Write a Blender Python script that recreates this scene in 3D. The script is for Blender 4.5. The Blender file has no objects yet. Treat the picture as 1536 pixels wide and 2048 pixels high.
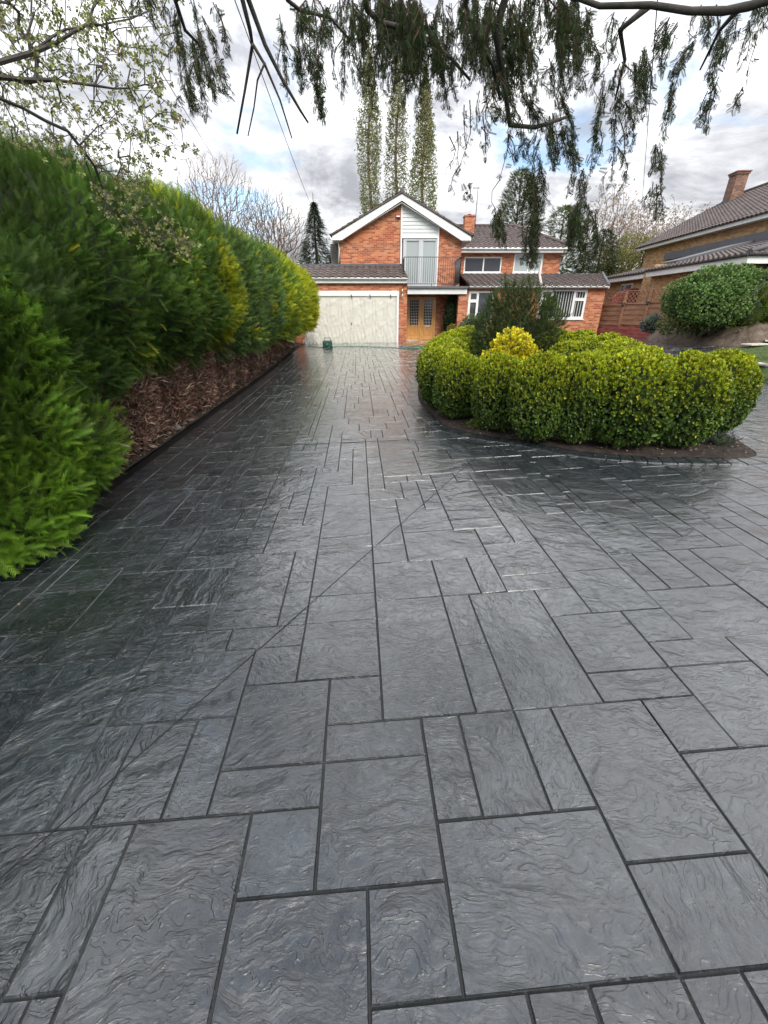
import bpy, math, random
import numpy as np
from mathutils import Vector
R = math.radians
scene = bpy.context.scene
rng = np.random.default_rng(11)
random.seed(5)

# ------------------------------------------------------------------ camera
FPX, PITCH, CH = 824.0, R(26.47), 1.6
cam_d = bpy.data.cameras.new('camera')
cam = bpy.data.objects.new('camera', cam_d)
scene.collection.objects.link(cam)
cam.location = (0, 0, CH)
cam.rotation_euler = (R(90) - PITCH, 0, 0)
cam_d.sensor_fit = 'VERTICAL'
cam_d.sensor_height = 24.0
cam_d.lens = FPX / 2048 * 24.0
cam_d.clip_start = 0.02
cam_d.clip_end = 2000
scene.camera = cam
scene.render.resolution_x, scene.render.resolution_y = 768, 1024

# ------------------------------------------------------------------ world
SUN_EL, SUN_AZ = 44, 163          # azimuth clockwise from +Y: behind the camera, a little left
world = bpy.data.worlds.new('World')
scene.world = world
world.use_nodes = True
nt = world.node_tree
nt.nodes.clear()
def N(nt, t, **kw):
    n = nt.nodes.new(t)
    for k, v in kw.items():
        if k == 'inp':
            for i, x in v.items(): n.inputs[i].default_value = x
        else: setattr(n, k, v)
    return n
def ramp(nt, stops, interp='LINEAR'):
    n = nt.nodes.new('ShaderNodeValToRGB')
    cr = n.color_ramp; cr.interpolation = interp
    while len(cr.elements) < len(stops): cr.elements.new(0.5)
    for e, (p, c) in zip(cr.elements, stops):
        e.position = p
        e.color = (c, c, c, 1) if not hasattr(c, '__len__') else (*c, 1)
    return n
def mth(nt, op, a, b=None, c=None, clamp=False):
    n = nt.nodes.new('ShaderNodeMath'); n.operation = op; n.use_clamp = clamp
    for i, v in enumerate((a, b, c)):
        if v is None: continue
        if isinstance(v, (int, float)): n.inputs[i].default_value = v
        else: nt.links.new(v, n.inputs[i])
    return n.outputs[0]
def mixc(nt, fac, a, b, blend='MIX'):
    n = nt.nodes.new('ShaderNodeMix'); n.data_type = 'RGBA'; n.blend_type = blend
    for s, v in ((n.inputs[0], fac), (n.inputs[6], a), (n.inputs[7], b)):
        if isinstance(v, (int, float)): s.default_value = v
        elif isinstance(v, tuple): s.default_value = (*v[:3], 1)
        else: nt.links.new(v, s)
    return n.outputs[2]
L = nt.links.new
sky = N(nt, 'ShaderNodeTexSky', sky_type='NISHITA', sun_disc=False, sun_elevation=R(SUN_EL), sun_rotation=R(SUN_AZ))
bg1 = N(nt, 'ShaderNodeBackground', inp={1: 0.15}); L(sky.outputs[0], bg1.inputs[0])
tc = N(nt, 'ShaderNodeTexCoord')
sep = N(nt, 'ShaderNodeSeparateXYZ'); L(tc.outputs['Generated'], sep.inputs[0])
zc = mth(nt, 'ADD', mth(nt, 'MAXIMUM', sep.outputs[2], 0.0), 0.22)      # flatten the dome into a cloud layer
comb = N(nt, 'ShaderNodeCombineXYZ')
L(mth(nt, 'DIVIDE', sep.outputs[0], zc), comb.inputs[0]); L(mth(nt, 'DIVIDE', sep.outputs[1], zc), comb.inputs[1])
mp = N(nt, 'ShaderNodeMapping', inp={1: (7.4, 2.2, 0.0)}); L(comb.outputs[0], mp.inputs[0])
n1 = N(nt, 'ShaderNodeTexNoise', inp={'Scale': 1.1, 'Detail': 9.0, 'Roughness': 0.55, 'Distortion': 0.25}); L(mp.outputs[0], n1.inputs['Vector'])
n2 = N(nt, 'ShaderNodeTexNoise', inp={'Scale': 2.0, 'Detail': 9.0, 'Roughness': 0.62, 'Distortion': 0.35}); L(mp.outputs[0], n2.inputs['Vector'])
cover = ramp(nt, [(0.36, 0.0), (0.45, 1.0)]); L(n1.outputs[0], cover.inputs[0])
shade = ramp(nt, [(0.38, (0.92, 0.92, 0.93)), (0.50, (0.58, 0.59, 0.62)), (0.62, (0.32, 0.33, 0.36))]); L(n2.outputs[0], shade.inputs[0])
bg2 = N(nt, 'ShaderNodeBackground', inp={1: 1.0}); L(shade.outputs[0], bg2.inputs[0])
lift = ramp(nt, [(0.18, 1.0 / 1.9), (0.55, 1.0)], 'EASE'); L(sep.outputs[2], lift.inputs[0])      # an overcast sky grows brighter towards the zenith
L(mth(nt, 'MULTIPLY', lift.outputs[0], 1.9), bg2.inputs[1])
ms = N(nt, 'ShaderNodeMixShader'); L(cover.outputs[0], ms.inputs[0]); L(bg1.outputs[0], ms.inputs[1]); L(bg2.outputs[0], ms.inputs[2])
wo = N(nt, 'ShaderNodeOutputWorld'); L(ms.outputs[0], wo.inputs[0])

sun_d = bpy.data.lights.new('sun', 'SUN'); sun_d.energy = 2.3; sun_d.angle = R(30); sun_d.color = (1, 0.95, 0.87)
sun = bpy.data.objects.new('sun', sun_d); scene.collection.objects.link(sun)
sd = Vector((math.sin(R(SUN_AZ)) * math.cos(R(SUN_EL)), math.cos(R(SUN_AZ)) * math.cos(R(SUN_EL)), math.sin(R(SUN_EL))))
sun.rotation_euler = sd.to_track_quat('Z', 'Y').to_euler()
scene.view_settings.view_transform = 'Standard'
scene.view_settings.look = 'None'
scene.view_settings.exposure = 0.66
scene.cycles.max_bounces = 8
scene.cycles.transparent_max_bounces = 16
scene.cycles.caustics_reflective = False
scene.cycles.caustics_refractive = False

# ------------------------------------------------------------------ measuring
CP, SP = math.cos(PITCH), math.sin(PITCH)
def sm(t): t = min(1, max(0, t)); return t * t * (3 - 2 * t)
def gz(x, y):
    """height of the paved ground: the drive falls gently to the left and levels out at the house"""
    w = sm((y - 11) / 9)
    return 0.0417 * x * (1 - 0.25 * w) if x > 0 else 0.0417 * x * (1 - 0.75 * w)
def gzv(X, Y):
    w = np.clip((Y - 11) / 9, 0, 1); w = w * w * (3 - 2 * w)
    return 0.0417 * X * np.where(X > 0, 1 - 0.25 * w, 1 - 0.75 * w)
def ray(px, py):
    yy = 1024 - py
    return (px - 768.0, FPX * CP + yy * SP, yy * CP - FPX * SP)
def at(px, py, Y):
    a, f, u = ray(px, py); t = Y / f
    return (a * t, CH + u * t)
def hit(px, py, dz=0.0):
    a, f, u = ray(px, py); z = dz
    for _ in range(30):
        t = (z - CH) / u; z = gz(a * t, f * t) + dz
    return (a * t, f * t)

# ------------------------------------------------------------------ objects
col = scene.collection
def tag(o, label=None, cat=None, group=None, kind=None):
    for k, v in (('label', label), ('category', cat), ('group', group), ('kind', kind)):
        if v: o[k] = v
    return o
def empty(name, loc=(0, 0, 0), rz=0, **kw):
    o = bpy.data.objects.new(name, None); col.objects.link(o)
    o.location = loc; o.rotation_euler = (0, 0, rz); o.empty_display_size = 0.1
    return tag(o, **kw)
def link_mesh(name, me, parent=None):
    o = bpy.data.objects.new(name, me); col.objects.link(o)
    if parent: o.parent = parent
    return o
def big(name, V, F, mat, colr=None, parent=None, smooth=False, uv=None):
    """fast mesh from arrays; V (n,3), F (m,k)"""
    V = np.ascontiguousarray(V, dtype=np.float32); F = np.ascontiguousarray(F, dtype=np.int32)
    me = bpy.data.meshes.new(name)
    m, k = F.shape
    me.vertices.add(len(V)); me.vertices.foreach_set('co', V.ravel())
    me.loops.add(m * k); me.loops.foreach_set('vertex_index', F.ravel())
    me.polygons.add(m); me.polygons.foreach_set('loop_start', np.arange(0, m * k, k, dtype=np.int32))
    me.update(calc_edges=True)
    me.polygons.foreach_set('use_smooth', np.full(m, smooth))
    if colr is not None:
        a = me.color_attributes.new('col', 'FLOAT_COLOR', 'POINT')
        c = np.ones((len(V), 4), np.float32); c[:, :3] = colr
        a.data.foreach_set('color', c.ravel())
    if uv is not None:
        l = me.uv_layers.new(name='UVMap'); l.data.foreach_set('uv', np.ascontiguousarray(uv, np.float32).ravel())
    if mat: me.materials.append(mat)
    return link_mesh(name, me, parent)

class MB:
    def __init__(s): s.v = []; s.f = []; s.sm = []
    def quad(s, *p):
        i = len(s.v); s.v += [tuple(q) for q in p]; s.f.append(tuple(range(i, i + len(p)))); s.sm.append(False)
    def box(s, x0, x1, y0, y1, z0, z1, bev=0.0):
        if x0 > x1: x0, x1 = x1, x0
        if y0 > y1: y0, y1 = y1, y0
        if z0 > z1: z0, z1 = z1, z0
        i = len(s.v)
        s.v += [(x, y, z) for z in (z0, z1) for y in (y0, y1) for x in (x0, x1)]
        for f in ((0, 2, 3, 1), (4, 5, 7, 6), (0, 1, 5, 4), (2, 6, 7, 3), (0, 4, 6, 2), (1, 3, 7, 5)):
            s.f.append(tuple(i + j for j in f)); s.sm.append(False)
        return s
    def hexa(s, p):
        """8 points ordered like box"""
        i = len(s.v); s.v += [tuple(q) for q in p]
        for f in ((0, 2, 3, 1), (4, 5, 7, 6), (0, 1, 5, 4), (2, 6, 7, 3), (0, 4, 6, 2), (1, 3, 7, 5)):
            s.f.append(tuple(i + j for j in f)); s.sm.append(False)
        return s
    def prism(s, pts, y0, y1):
        """polygon in (x, z) pushed from y0 to y1 (counter-clockwise seen from -y)"""
        i = len(s.v); n = len(pts)
        s.v += [(x, y0, z) for x, z in pts] + [(x, y1, z) for x, z in pts]
        s.f.append(tuple(i + k for k in range(n))); s.f.append(tuple(i + n + k for k in reversed(range(n)))); s.sm += [False, False]
        for k in range(n):
            s.f.append((i + k, i + n + k, i + n + (k + 1) % n, i + (k + 1) % n)); s.sm.append(False)
        return s
    def slab(s, pts, z0, z1):
        i = len(s.v); n = len(pts)
        s.v += [(x, y, z0) for x, y in pts] + [(x, y, z1) for x, y in pts]
        s.f.append(tuple(i + k for k in reversed(range(n)))); s.f.append(tuple(i + n + k for k in range(n))); s.sm += [False, False]
        for k in range(n):
            s.f.append((i + k, i + (k + 1) % n, i + n + (k + 1) % n, i + n + k)); s.sm.append(False)
        return s
    def tube(s, pts, rad, n=6, cap=True):
        pts = [Vector(p) for p in pts]
        if not hasattr(rad, '__len__'): rad = [rad] * len(pts)
        i0 = len(s.v)
        up = None
        for k, p in enumerate(pts):
            d = (pts[min(k + 1, len(pts) - 1)] - pts[max(k - 1, 0)]).normalized()
            if up is None:
                up = Vector((0, 0, 1)) if abs(d.z) < 0.9 else Vector((1, 0, 0))
            a = d.cross(up).normalized(); b = a.cross(d).normalized(); up = b
            for j in range(n):
                t = 2 * math.pi * j / n
                s.v.append(tuple(p + (a * math.cos(t) + b * math.sin(t)) * rad[k]))
        for k in range(len(pts) - 1):
            for j in range(n):
                a0 = i0 + k * n + j; a1 = i0 + k * n + (j + 1) % n
                s.f.append((a0, a1, a1 + n, a0 + n)); s.sm.append(True)
        if cap:
            s.f.append(tuple(i0 + j for j in reversed(range(n)))); s.f.append(tuple(i0 + (len(pts) - 1) * n + j for j in range(n))); s.sm += [False, False]
        return s
    def build(s, name, mat, parent=None, bevel=0.0):
        me = bpy.data.meshes.new(name); me.from_pydata(s.v, [], s.f)
        me.polygons.foreach_set('use_smooth', s.sm); me.update()
        if mat: me.materials.append(mat)
        o = link_mesh(name, me, parent)
        if bevel:
            b = o.modifiers.new('bevel', 'BEVEL'); b.width = bevel; b.segments = 2; b.limit_method = 'ANGLE'
        return o

# ------------------------------------------------------------------ materials
def mat(name, base=(.5, .5, .5), rough=.6, metal=0.0, spec=.5, build=None, **kw):
    m = bpy.data.materials.new(name); m.use_nodes = True
    t = m.node_tree; b = t.nodes['Principled BSDF']
    b.inputs['Base Color'].default_value = (*base, 1); b.inputs['Roughness'].default_value = rough
    b.inputs['Metallic'].default_value = metal; b.inputs['Specular IOR Level'].default_value = spec
    for k, v in kw.items(): b.inputs[k.replace('_', ' ')].default_value = v
    if build: build(t, b)
    return m
def noise(t, scale, detail=4, rough=.5, vec=None, dist=0.0):
    n = N(t, 'ShaderNodeTexNoise', inp={'Scale': scale, 'Detail': detail, 'Roughness': rough, 'Distortion': dist})
    if vec is not None: t.links.new(vec, n.inputs['Vector'])
    return n.outputs[0]
def objco(t): return N(t, 'ShaderNodeTexCoord').outputs['Object']
def painted(name, base, rough=.5, var=.12, scale=3.0, **kw):
    """weathered paint / plastic: base colour broken by faint dirt"""
    def f(t, b):
        v = objco(t)
        n = ramp(t, [(.3, 1 - var), (.7, 1 + var * .4)]); t.links.new(noise(t, scale, 6, .65, v), n.inputs[0])
        t.links.new(mixc(t, 1.0, base, n.outputs[0], 'MULTIPLY'), b.inputs['Base Color'])
        r = ramp(t, [(.3, rough * .85), (.7, min(1, rough * 1.2))]); t.links.new(noise(t, scale * 6, 4, .6, v), r.inputs[0])
        t.links.new(r.outputs[0], b.inputs['Roughness'])
        bm = N(t, 'ShaderNodeBump', inp={'Strength': .15, 'Distance': .01}); t.links.new(noise(t, scale * 14, 4, .6, v), bm.inputs['Height'])
        t.links.new(bm.outputs[0], b.inputs['Normal'])
    return mat(name, base, rough, build=f, **kw)
def brick(name, c1, c2, c3, mortar, bump=.6):
    def f(t, b):
        tc = N(t, 'ShaderNodeTexCoord'); s = N(t, 'ShaderNodeSeparateXYZ'); t.links.new(tc.outputs['Object'], s.inputs[0])
        nn = N(t, 'ShaderNodeSeparateXYZ'); t.links.new(tc.outputs['Normal'], nn.inputs[0])
        side = mth(t, 'GREATER_THAN', mth(t, 'ABSOLUTE', nn.outputs[0]), .7)
        u = mth(t, 'ADD', mth(t, 'MULTIPLY', s.outputs[1], side), mth(t, 'MULTIPLY', s.outputs[0], mth(t, 'SUBTRACT', 1.0, side)))
        c = N(t, 'ShaderNodeCombineXYZ'); t.links.new(u, c.inputs[0]); t.links.new(s.outputs[2], c.inputs[1])
        br = N(t, 'ShaderNodeTexBrick', inp={'Scale': 1.0, 'Mortar Size': .006, 'Mortar Smooth': .1, 'Bias': 0.0, 'Brick Width': .225, 'Row Height': .075,
              'Color1': (0, 0, 0, 1), 'Color2': (1, 1, 1, 1), 'Mortar': (.5, .5, .5, 1)})
        t.links.new(c.outputs[0], br.inputs['Vector'])
        # per brick colour: random value from the brick cell
        bw = N(t, 'ShaderNodeRGBToBW'); t.links.new(br.outputs['Color'], bw.inputs[0])
        big_n = noise(t, 1.3, 5, .6, c.outputs[0])
        fac = mth(t, 'ADD', bw.outputs[0], mth(t, 'MULTIPLY', mth(t, 'SUBTRACT', big_n, .5), .5))
        r = ramp(t, [(.12, c1), (.5, c2), (.92, c3)]); t.links.new(fac, r.inputs[0])
        grain = ramp(t, [(.3, .78), (.7, 1.15)]); t.links.new(noise(t, 26, 5, .7, c.outputs[0]), grain.inputs[0])
        cc = mixc(t, 1.0, r.outputs[0], grain.outputs[0], 'MULTIPLY')
        cc = mixc(t, br.outputs['Fac'], cc, mortar)
        t.links.new(cc, b.inputs['Base Color'])
        bm = N(t, 'ShaderNodeBump', inp={'Strength': bump, 'Distance': .012})
        t.links.new(mth(t, 'SUBTRACT', mth(t, 'MULTIPLY', noise(t, 40, 4, .6, c.outputs[0]), .4), br.outputs['Fac']), bm.inputs['Height'])
        t.links.new(bm.outputs[0], b.inputs['Normal'])
    return mat(name, c2, .85, build=f)
def leafmat(name, trans=.3, rough=.55, tint=(1, 1, 1), spec=.3):
    m = bpy.data.materials.new(name); m.use_nodes = True; t = m.node_tree
    b = t.nodes['Principled BSDF']; out = t.nodes['Material Output']
    b.inputs['Roughness'].default_value = rough; b.inputs['Specular IOR Level'].default_value = spec
    a = N(t, 'ShaderNodeAttribute', attribute_name='col')
    n = ramp(t, [(.3, .72), (.7, 1.25)]); t.links.new(noise(t, 1.7, 4, .6, objco(t)), n.inputs[0])
    c = mixc(t, 1.0, a.outputs['Color'], n.outputs[0], 'MULTIPLY')
    c = mixc(t, 1.0, c, tint, 'MULTIPLY')
    t.links.new(c, b.inputs['Base Color'])
    tr = N(t, 'ShaderNodeBsdfTranslucent'); t.links.new(c, tr.inputs[0])
    mx = N(t, 'ShaderNodeMixShader', inp={0: trans}); t.links.new(b.outputs[0], mx.inputs[1]); t.links.new(tr.outputs[0], mx.inputs[2])
    t.links.new(mx.outputs[0], out.inputs[0])
    return m
def rough_earth(name, stops, scale=8, bump=.8, rough=.95, dist=.03):
    def f(t, b):
        v = objco(t)
        r = ramp(t, stops); t.links.new(noise(t, scale, 8, .7, v, .4), r.inputs[0])
        t.links.new(r.outputs[0], b.inputs['Base Color'])
        bm = N(t, 'ShaderNodeBump', inp={'Strength': bump, 'Distance': dist}); t.links.new(noise(t, scale * 3, 8, .75, v), bm.inputs['Height'])
        t.links.new(bm.outputs[0], b.inputs['Normal'])
    return mat(name, stops[0][1], rough, build=f)

M = {}
def slate(t, b):
    """sealed, stamped slate: terraced clefts run across each stone in its own direction (UV carries the per-stone frame)"""
    uv = N(t, 'ShaderNodeUVMap', uv_map='UVMap').outputs[0]
    at_ = N(t, 'ShaderNodeAttribute', attribute_name='col')
    sp = N(t, 'ShaderNodeSeparateColor'); t.links.new(at_.outputs['Color'], sp.inputs[0])
    warp = N(t, 'ShaderNodeTexNoise', inp={'Scale': 3.2, 'Detail': 3, 'Roughness': .55}); t.links.new(uv, warp.inputs['Vector'])
    wv = N(t, 'ShaderNodeVectorMath', operation='MULTIPLY_ADD'); t.links.new(warp.outputs['Color'], wv.inputs[0]); wv.inputs[1].default_value = (.3, .3, .3); t.links.new(uv, wv.inputs[2])
    st = N(t, 'ShaderNodeMapping', inp={3: (1.0, 3.1, 1.0)}); t.links.new(wv.outputs[0], st.inputs[0])
    # contour lines of a stretched height field = cleft ledges
    h = noise(t, 2.6, 4, .52, st.outputs[0], .12)
    k = mth(t, 'MULTIPLY', mth(t, 'ADD', h, mth(t, 'MULTIPLY', noise(t, 22, 4, .6, uv), .035)), 17.0)
    fr = mth(t, 'FRACT', k)
    edge = ramp(t, [(0, 0.0), (.72, .35), (.93, 1.0), (1.0, 0.0)], 'EASE'); t.links.new(fr, edge.inputs[0])
    terr = edge.outputs[0]
    amp = ramp(t, [(.38, .4), (.62, 1.0)]); t.links.new(noise(t, 4.0, 3, .5, uv), amp.inputs[0])
    st2 = N(t, 'ShaderNodeMapping', inp={3: (1.0, 1.7, 1.0)}); t.links.new(wv.outputs[0], st2.inputs[0])
    h2 = noise(t, 15, 8, .66, st2.outputs[0], .25)
    h3 = noise(t, 75, 4, .7, uv)
    hh = mth(t, 'ADD', mth(t, 'MULTIPLY', mth(t, 'MULTIPLY', terr, amp.outputs[0]), .42), mth(t, 'ADD', mth(t, 'MULTIPLY', h2, .95), mth(t, 'MULTIPLY', h3, .12)))
    hh = mth(t, 'ADD', hh, mth(t, 'MULTIPLY', h, 1.1))
    bm = N(t, 'ShaderNodeBump', inp={'Strength': 1.0, 'Distance': .014}); t.links.new(hh, bm.inputs['Height'])
    t.links.new(bm.outputs[0], b.inputs['Normal'])
    bc = N(t, 'ShaderNodeBump', inp={'Strength': .9, 'Distance': .0031}); t.links.new(hh, bc.inputs['Height']); t.links.new(bc.outputs[0], b.inputs['Coat Normal'])
    # colour: grey in mottled patches, darker in the low relief and along the ledges
    wpos = N(t, 'ShaderNodeTexCoord').outputs['Object']
    patch = ramp(t, [(.36, (.009, .013, .016)), (.52, (.026, .034, .039)), (.68, (.062, .074, .082))]); t.links.new(mth(t, 'ADD', mth(t, 'MULTIPLY', noise(t, 1.1, 7, .68, wpos, .6), .6), mth(t, 'MULTIPLY', noise(t, 9, 6, .7, uv), .4)), patch.inputs[0])
    sh = ramp(t, [(0.0, .74), (1.0, 1.22)]); t.links.new(sp.outputs[0], sh.inputs[0])
    c = mixc(t, 1.0, patch.outputs[0], sh.outputs[0], 'MULTIPLY')
    cl = ramp(t, [(.35, .45), (.55, 1.0), (.8, 1.25)]); t.links.new(h2, cl.inputs[0])
    c = mixc(t, .8, c, cl.outputs[0], 'MULTIPLY')
    dl = mth(t, 'SUBTRACT', 1.0, mth(t, 'MULTIPLY', mth(t, 'MULTIPLY', terr, amp.outputs[0]), .2)); c = mixc(t, 1.0, c, dl, 'MULTIPLY')
    fl_ = ramp(t, [(.3, .55), (.5, 1.0), (.7, 1.35)]); t.links.new(noise(t, 34, 6, .75, uv, .4), fl_.inputs[0]); c = mixc(t, .8, c, fl_.outputs[0], 'MULTIPLY')
    c = mixc(t, sp.outputs[1], c, (.018, .02, .022))      # joint channel is black
    t.links.new(c, b.inputs['Base Color'])
    rr = ramp(t, [(.35, .13), (.7, .30)]); t.links.new(noise(t, 2.2, 6, .7, wpos, .5), rr.inputs[0])
    t.links.new(mth(t, 'ADD', rr.outputs[0], mth(t, 'MULTIPLY', sp.outputs[1], 1.2)), b.inputs['Roughness'])
    t.links.new(mth(t, 'ADD', .11, mth(t, 'MULTIPLY', sp.outputs[1], .9), clamp=True), b.inputs['Coat Roughness'])
    t.links.new(mth(t, 'SUBTRACT', 1.0, mth(t, 'MULTIPLY', sp.outputs[1], .6), clamp=True), b.inputs['Coat Weight'])
M['slate'] = mat('stamped_slate_concrete', (.05, .055, .06), .3, spec=.7, build=slate, Coat_Weight=1.0, Coat_Roughness=.08, Coat_IOR=1.7)
M['red_brick'] = brick('orange_red_brick', (.30, .075, .035), (.44, .125, .05), (.56, .23, .10), (.42, .30, .22))
M['red_brick2'] = brick('crimson_brick', (.20, .035, .035), (.30, .055, .05), (.36, .10, .07), (.22, .10, .09))
M['yellow_brick'] = brick('buff_brick', (.32, .17, .07), (.45, .26, .11), (.54, .35, .17), (.26, .20, .15))
M['white'] = painted('white_upvc', (.78, .78, .76), .35, .08)
M['white2'] = painted('white_painted_board', (.70, .70, .68), .5, .16, 2.0)
M['clad'] = painted('pale_grey_cladding', (.60, .62, .62), .5, .08)
M['greyframe'] = painted('grey_door_frame', (.50, .52, .54), .4, .08)
M['iron'] = painted('dark_iron', (.06, .06, .065), .45, .2)
M['black_pl'] = painted('black_plastic', (.012, .012, .013), .35, .3, 9)
M['lead'] = painted('lead_grey_felt', (.10, .105, .115), .6, .25)
M['greyside'] = painted('weathered_tile_hanging', (.17, .16, .15), .8, .3, 6)
M['cream'] = painted('cream_door_paint', (.82, .80, .73), .45, .08)
M['stone'] = rough_earth('pale_stone', [(.3, (.38, .34, .29)), (.7, (.58, .54, .48))], 6, .4, .8, .01)
M['rock'] = rough_earth('grey_rock', [(.3, (.10, .095, .09)), (.7, (.26, .25, .23))], 5, .8, .85, .02)
M['soil'] = rough_earth('dark_soil', [(.3, (.012, .009, .007)), (.5, (.032, .022, .017)), (.72, (.08, .055, .04))], 14, 1.0)
M['mound'] = rough_earth('dug_clay_soil', [(.3, (.07, .052, .04)), (.5, (.16, .12, .09)), (.72, (.27, .22, .17))], 5, 1.0, .95, .06)
M['turf'] = rough_earth('turf', [(.3, (.035, .06, .018)), (.6, (.07, .10, .035)), (.78, (.16, .15, .07))], 5, 1.0)
M['bark'] = rough_earth('grey_bark', [(.3, (.03, .027, .023)), (.7, (.085, .075, .065))], 12, 1.0, .9, .01)
M['bark_pale'] = rough_earth('pale_far_bark', [(.3, (.12, .082, .06)), (.7, (.22, .16, .12))], 6, .5, .95, .02)
M['bark_red'] = rough_earth('red_brown_bark', [(.3, (.05, .028, .018)), (.7, (.13, .075, .05))], 14, 1.0, .9, .008)
M['core'] = rough_earth('dark_inner_twigs', [(.3, (.010, .020, .004)), (.7, (.026, .045, .010))], 20, 1.0)  # dark green twig colour of the solid cores inside the foliage
M['core_brown'] = rough_earth('dead_inner_twigs', [(.3, (.03, .014, .01)), (.7, (.10, .052, .036))], 24, 1.0)
M['leaf'] = leafmat('leaf', .3)
M['needle'] = leafmat('conifer_needles', .38, .6, (1.15, 1.0, .75))
M['gloss_leaf'] = leafmat('box_leaf', .25, .4, spec=.4)
M['deadtwig'] = leafmat('dead_twigs', .0, .9)
def tile(t, b):
    v = objco(t)
    r = ramp(t, [(.3, (.055, .040, .038)), (.55, (.105, .082, .076)), (.78, (.16, .135, .12))]); t.links.new(noise(t, 5, 8, .7, v), r.inputs[0])
    vo = N(t, 'ShaderNodeTexVoronoi', inp={'Scale': 3.1}); t.links.new(v, vo.inputs['Vector'])
    bw = N(t, 'ShaderNodeRGBToBW'); t.links.new(vo.outputs['Color'], bw.inputs[0])
    s = ramp(t, [(0, .75), (1, 1.3)]); t.links.new(bw.outputs[0], s.inputs[0])
    t.links.new(mixc(t, 1.0, r.outputs[0], s.outputs[0], 'MULTIPLY'), b.inputs['Base Color'])
    bm = N(t, 'ShaderNodeBump', inp={'Strength': .4, 'Distance': .01}); t.links.new(noise(t, 40, 4, .6, v), bm.inputs['Height']); t.links.new(bm.outputs[0], b.inputs['Normal'])
M['tile'] = mat('brown_concrete_tile', (.1, .08, .075), .75, build=tile)
def glassm(t, b):
    v = objco(t)
    bm = N(t, 'ShaderNodeBump', inp={'Strength': .05, 'Distance': .02}); t.links.new(noise(t, 1.2, 2, .5, v), bm.inputs['Height']); t.links.new(bm.outputs[0], b.inputs['Normal'])
M['glass'] = mat('window_glass', (.035, .04, .045), .04, spec=.8, build=glassm)
M['glass_pale'] = mat('window_glass_over_net', (.34, .38, .38), .08, spec=.8, build=glassm)
M['curtain'] = painted('pale_curtain', (.5, .5, .48), .9, .15)
def wood(t, b):
    mpn = N(t, 'ShaderNodeMapping', inp={3: (9, 9, 1.2)}); t.links.new(objco(t), mpn.inputs[0])
    r = ramp(t, [(.3, (.46, .20, .05)), (.5, (.64, .31, .09)), (.7, (.74, .42, .15))]); t.links.new(noise(t, 3, 6, .6, mpn.outputs[0], .8), r.inputs[0])
    t.links.new(r.outputs[0], b.inputs['Base Color'])
M['oak'] = mat('varnished_oak', (.5, .25, .07), .35, build=wood, Coat_Weight=.2)
def fencew(t, b):
    mpn = N(t, 'ShaderNodeMapping', inp={3: (1, 1, 9)}); t.links.new(objco(t), mpn.inputs[0])
    r = ramp(t, [(.3, (.17, .08, .045)), (.5, (.30, .15, .085)), (.7, (.40, .23, .15))]); t.links.new(noise(t, 2.2, 6, .65, mpn.outputs[0], .4), r.inputs[0])
    t.links.new(r.outputs[0], b.inputs['Base Color'])
M['fence'] = mat('stained_fence_wood', (.24, .11, .06), .8, build=fencew)
M['hose'] = painted('green_hose', (.01, .16, .10), .4, .1)
M['green_box'] = painted('dark_green_plastic', (.01, .09, .06), .4, .2)
M['cable'] = painted('grey_cable', (.28, .28, .28), .5, .1)
M['brass'] = mat('lamp_brass', (.45, .36, .2), .35, metal=.8)
M['red_pl'] = painted('red_plastic', (.35, .05, .03), .5, .1)

# ================================================================== GROUND AND DRIVE
U_ = 0.0508; YAWG = -0.0378278; RGX, RGY = (.99891, .02077), (-.0208, .9998)
def lat(a, b):
    """grid of the stamped pattern (unit 81 mm) -> world X, Y"""
    a = np.asarray(a, float) * U_; b = (np.asarray(b, float) + .7) * U_
    c, s = math.cos(YAWG), math.sin(YAWG)
    gx = c * a + s * b; gy = -s * a + c * b
    return .0667 + CH * (gx * RGX[0] + gy * RGY[0]), CH * (gx * RGX[1] + gy * RGY[1])
def edge_x(y):                       # line of the drain along the hedge
    ax, ay = lat(-33, 0); bx, by = lat(-33, 280)
    return float(ax + (bx - ax) * (y - ay) / (by - ay))

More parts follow.
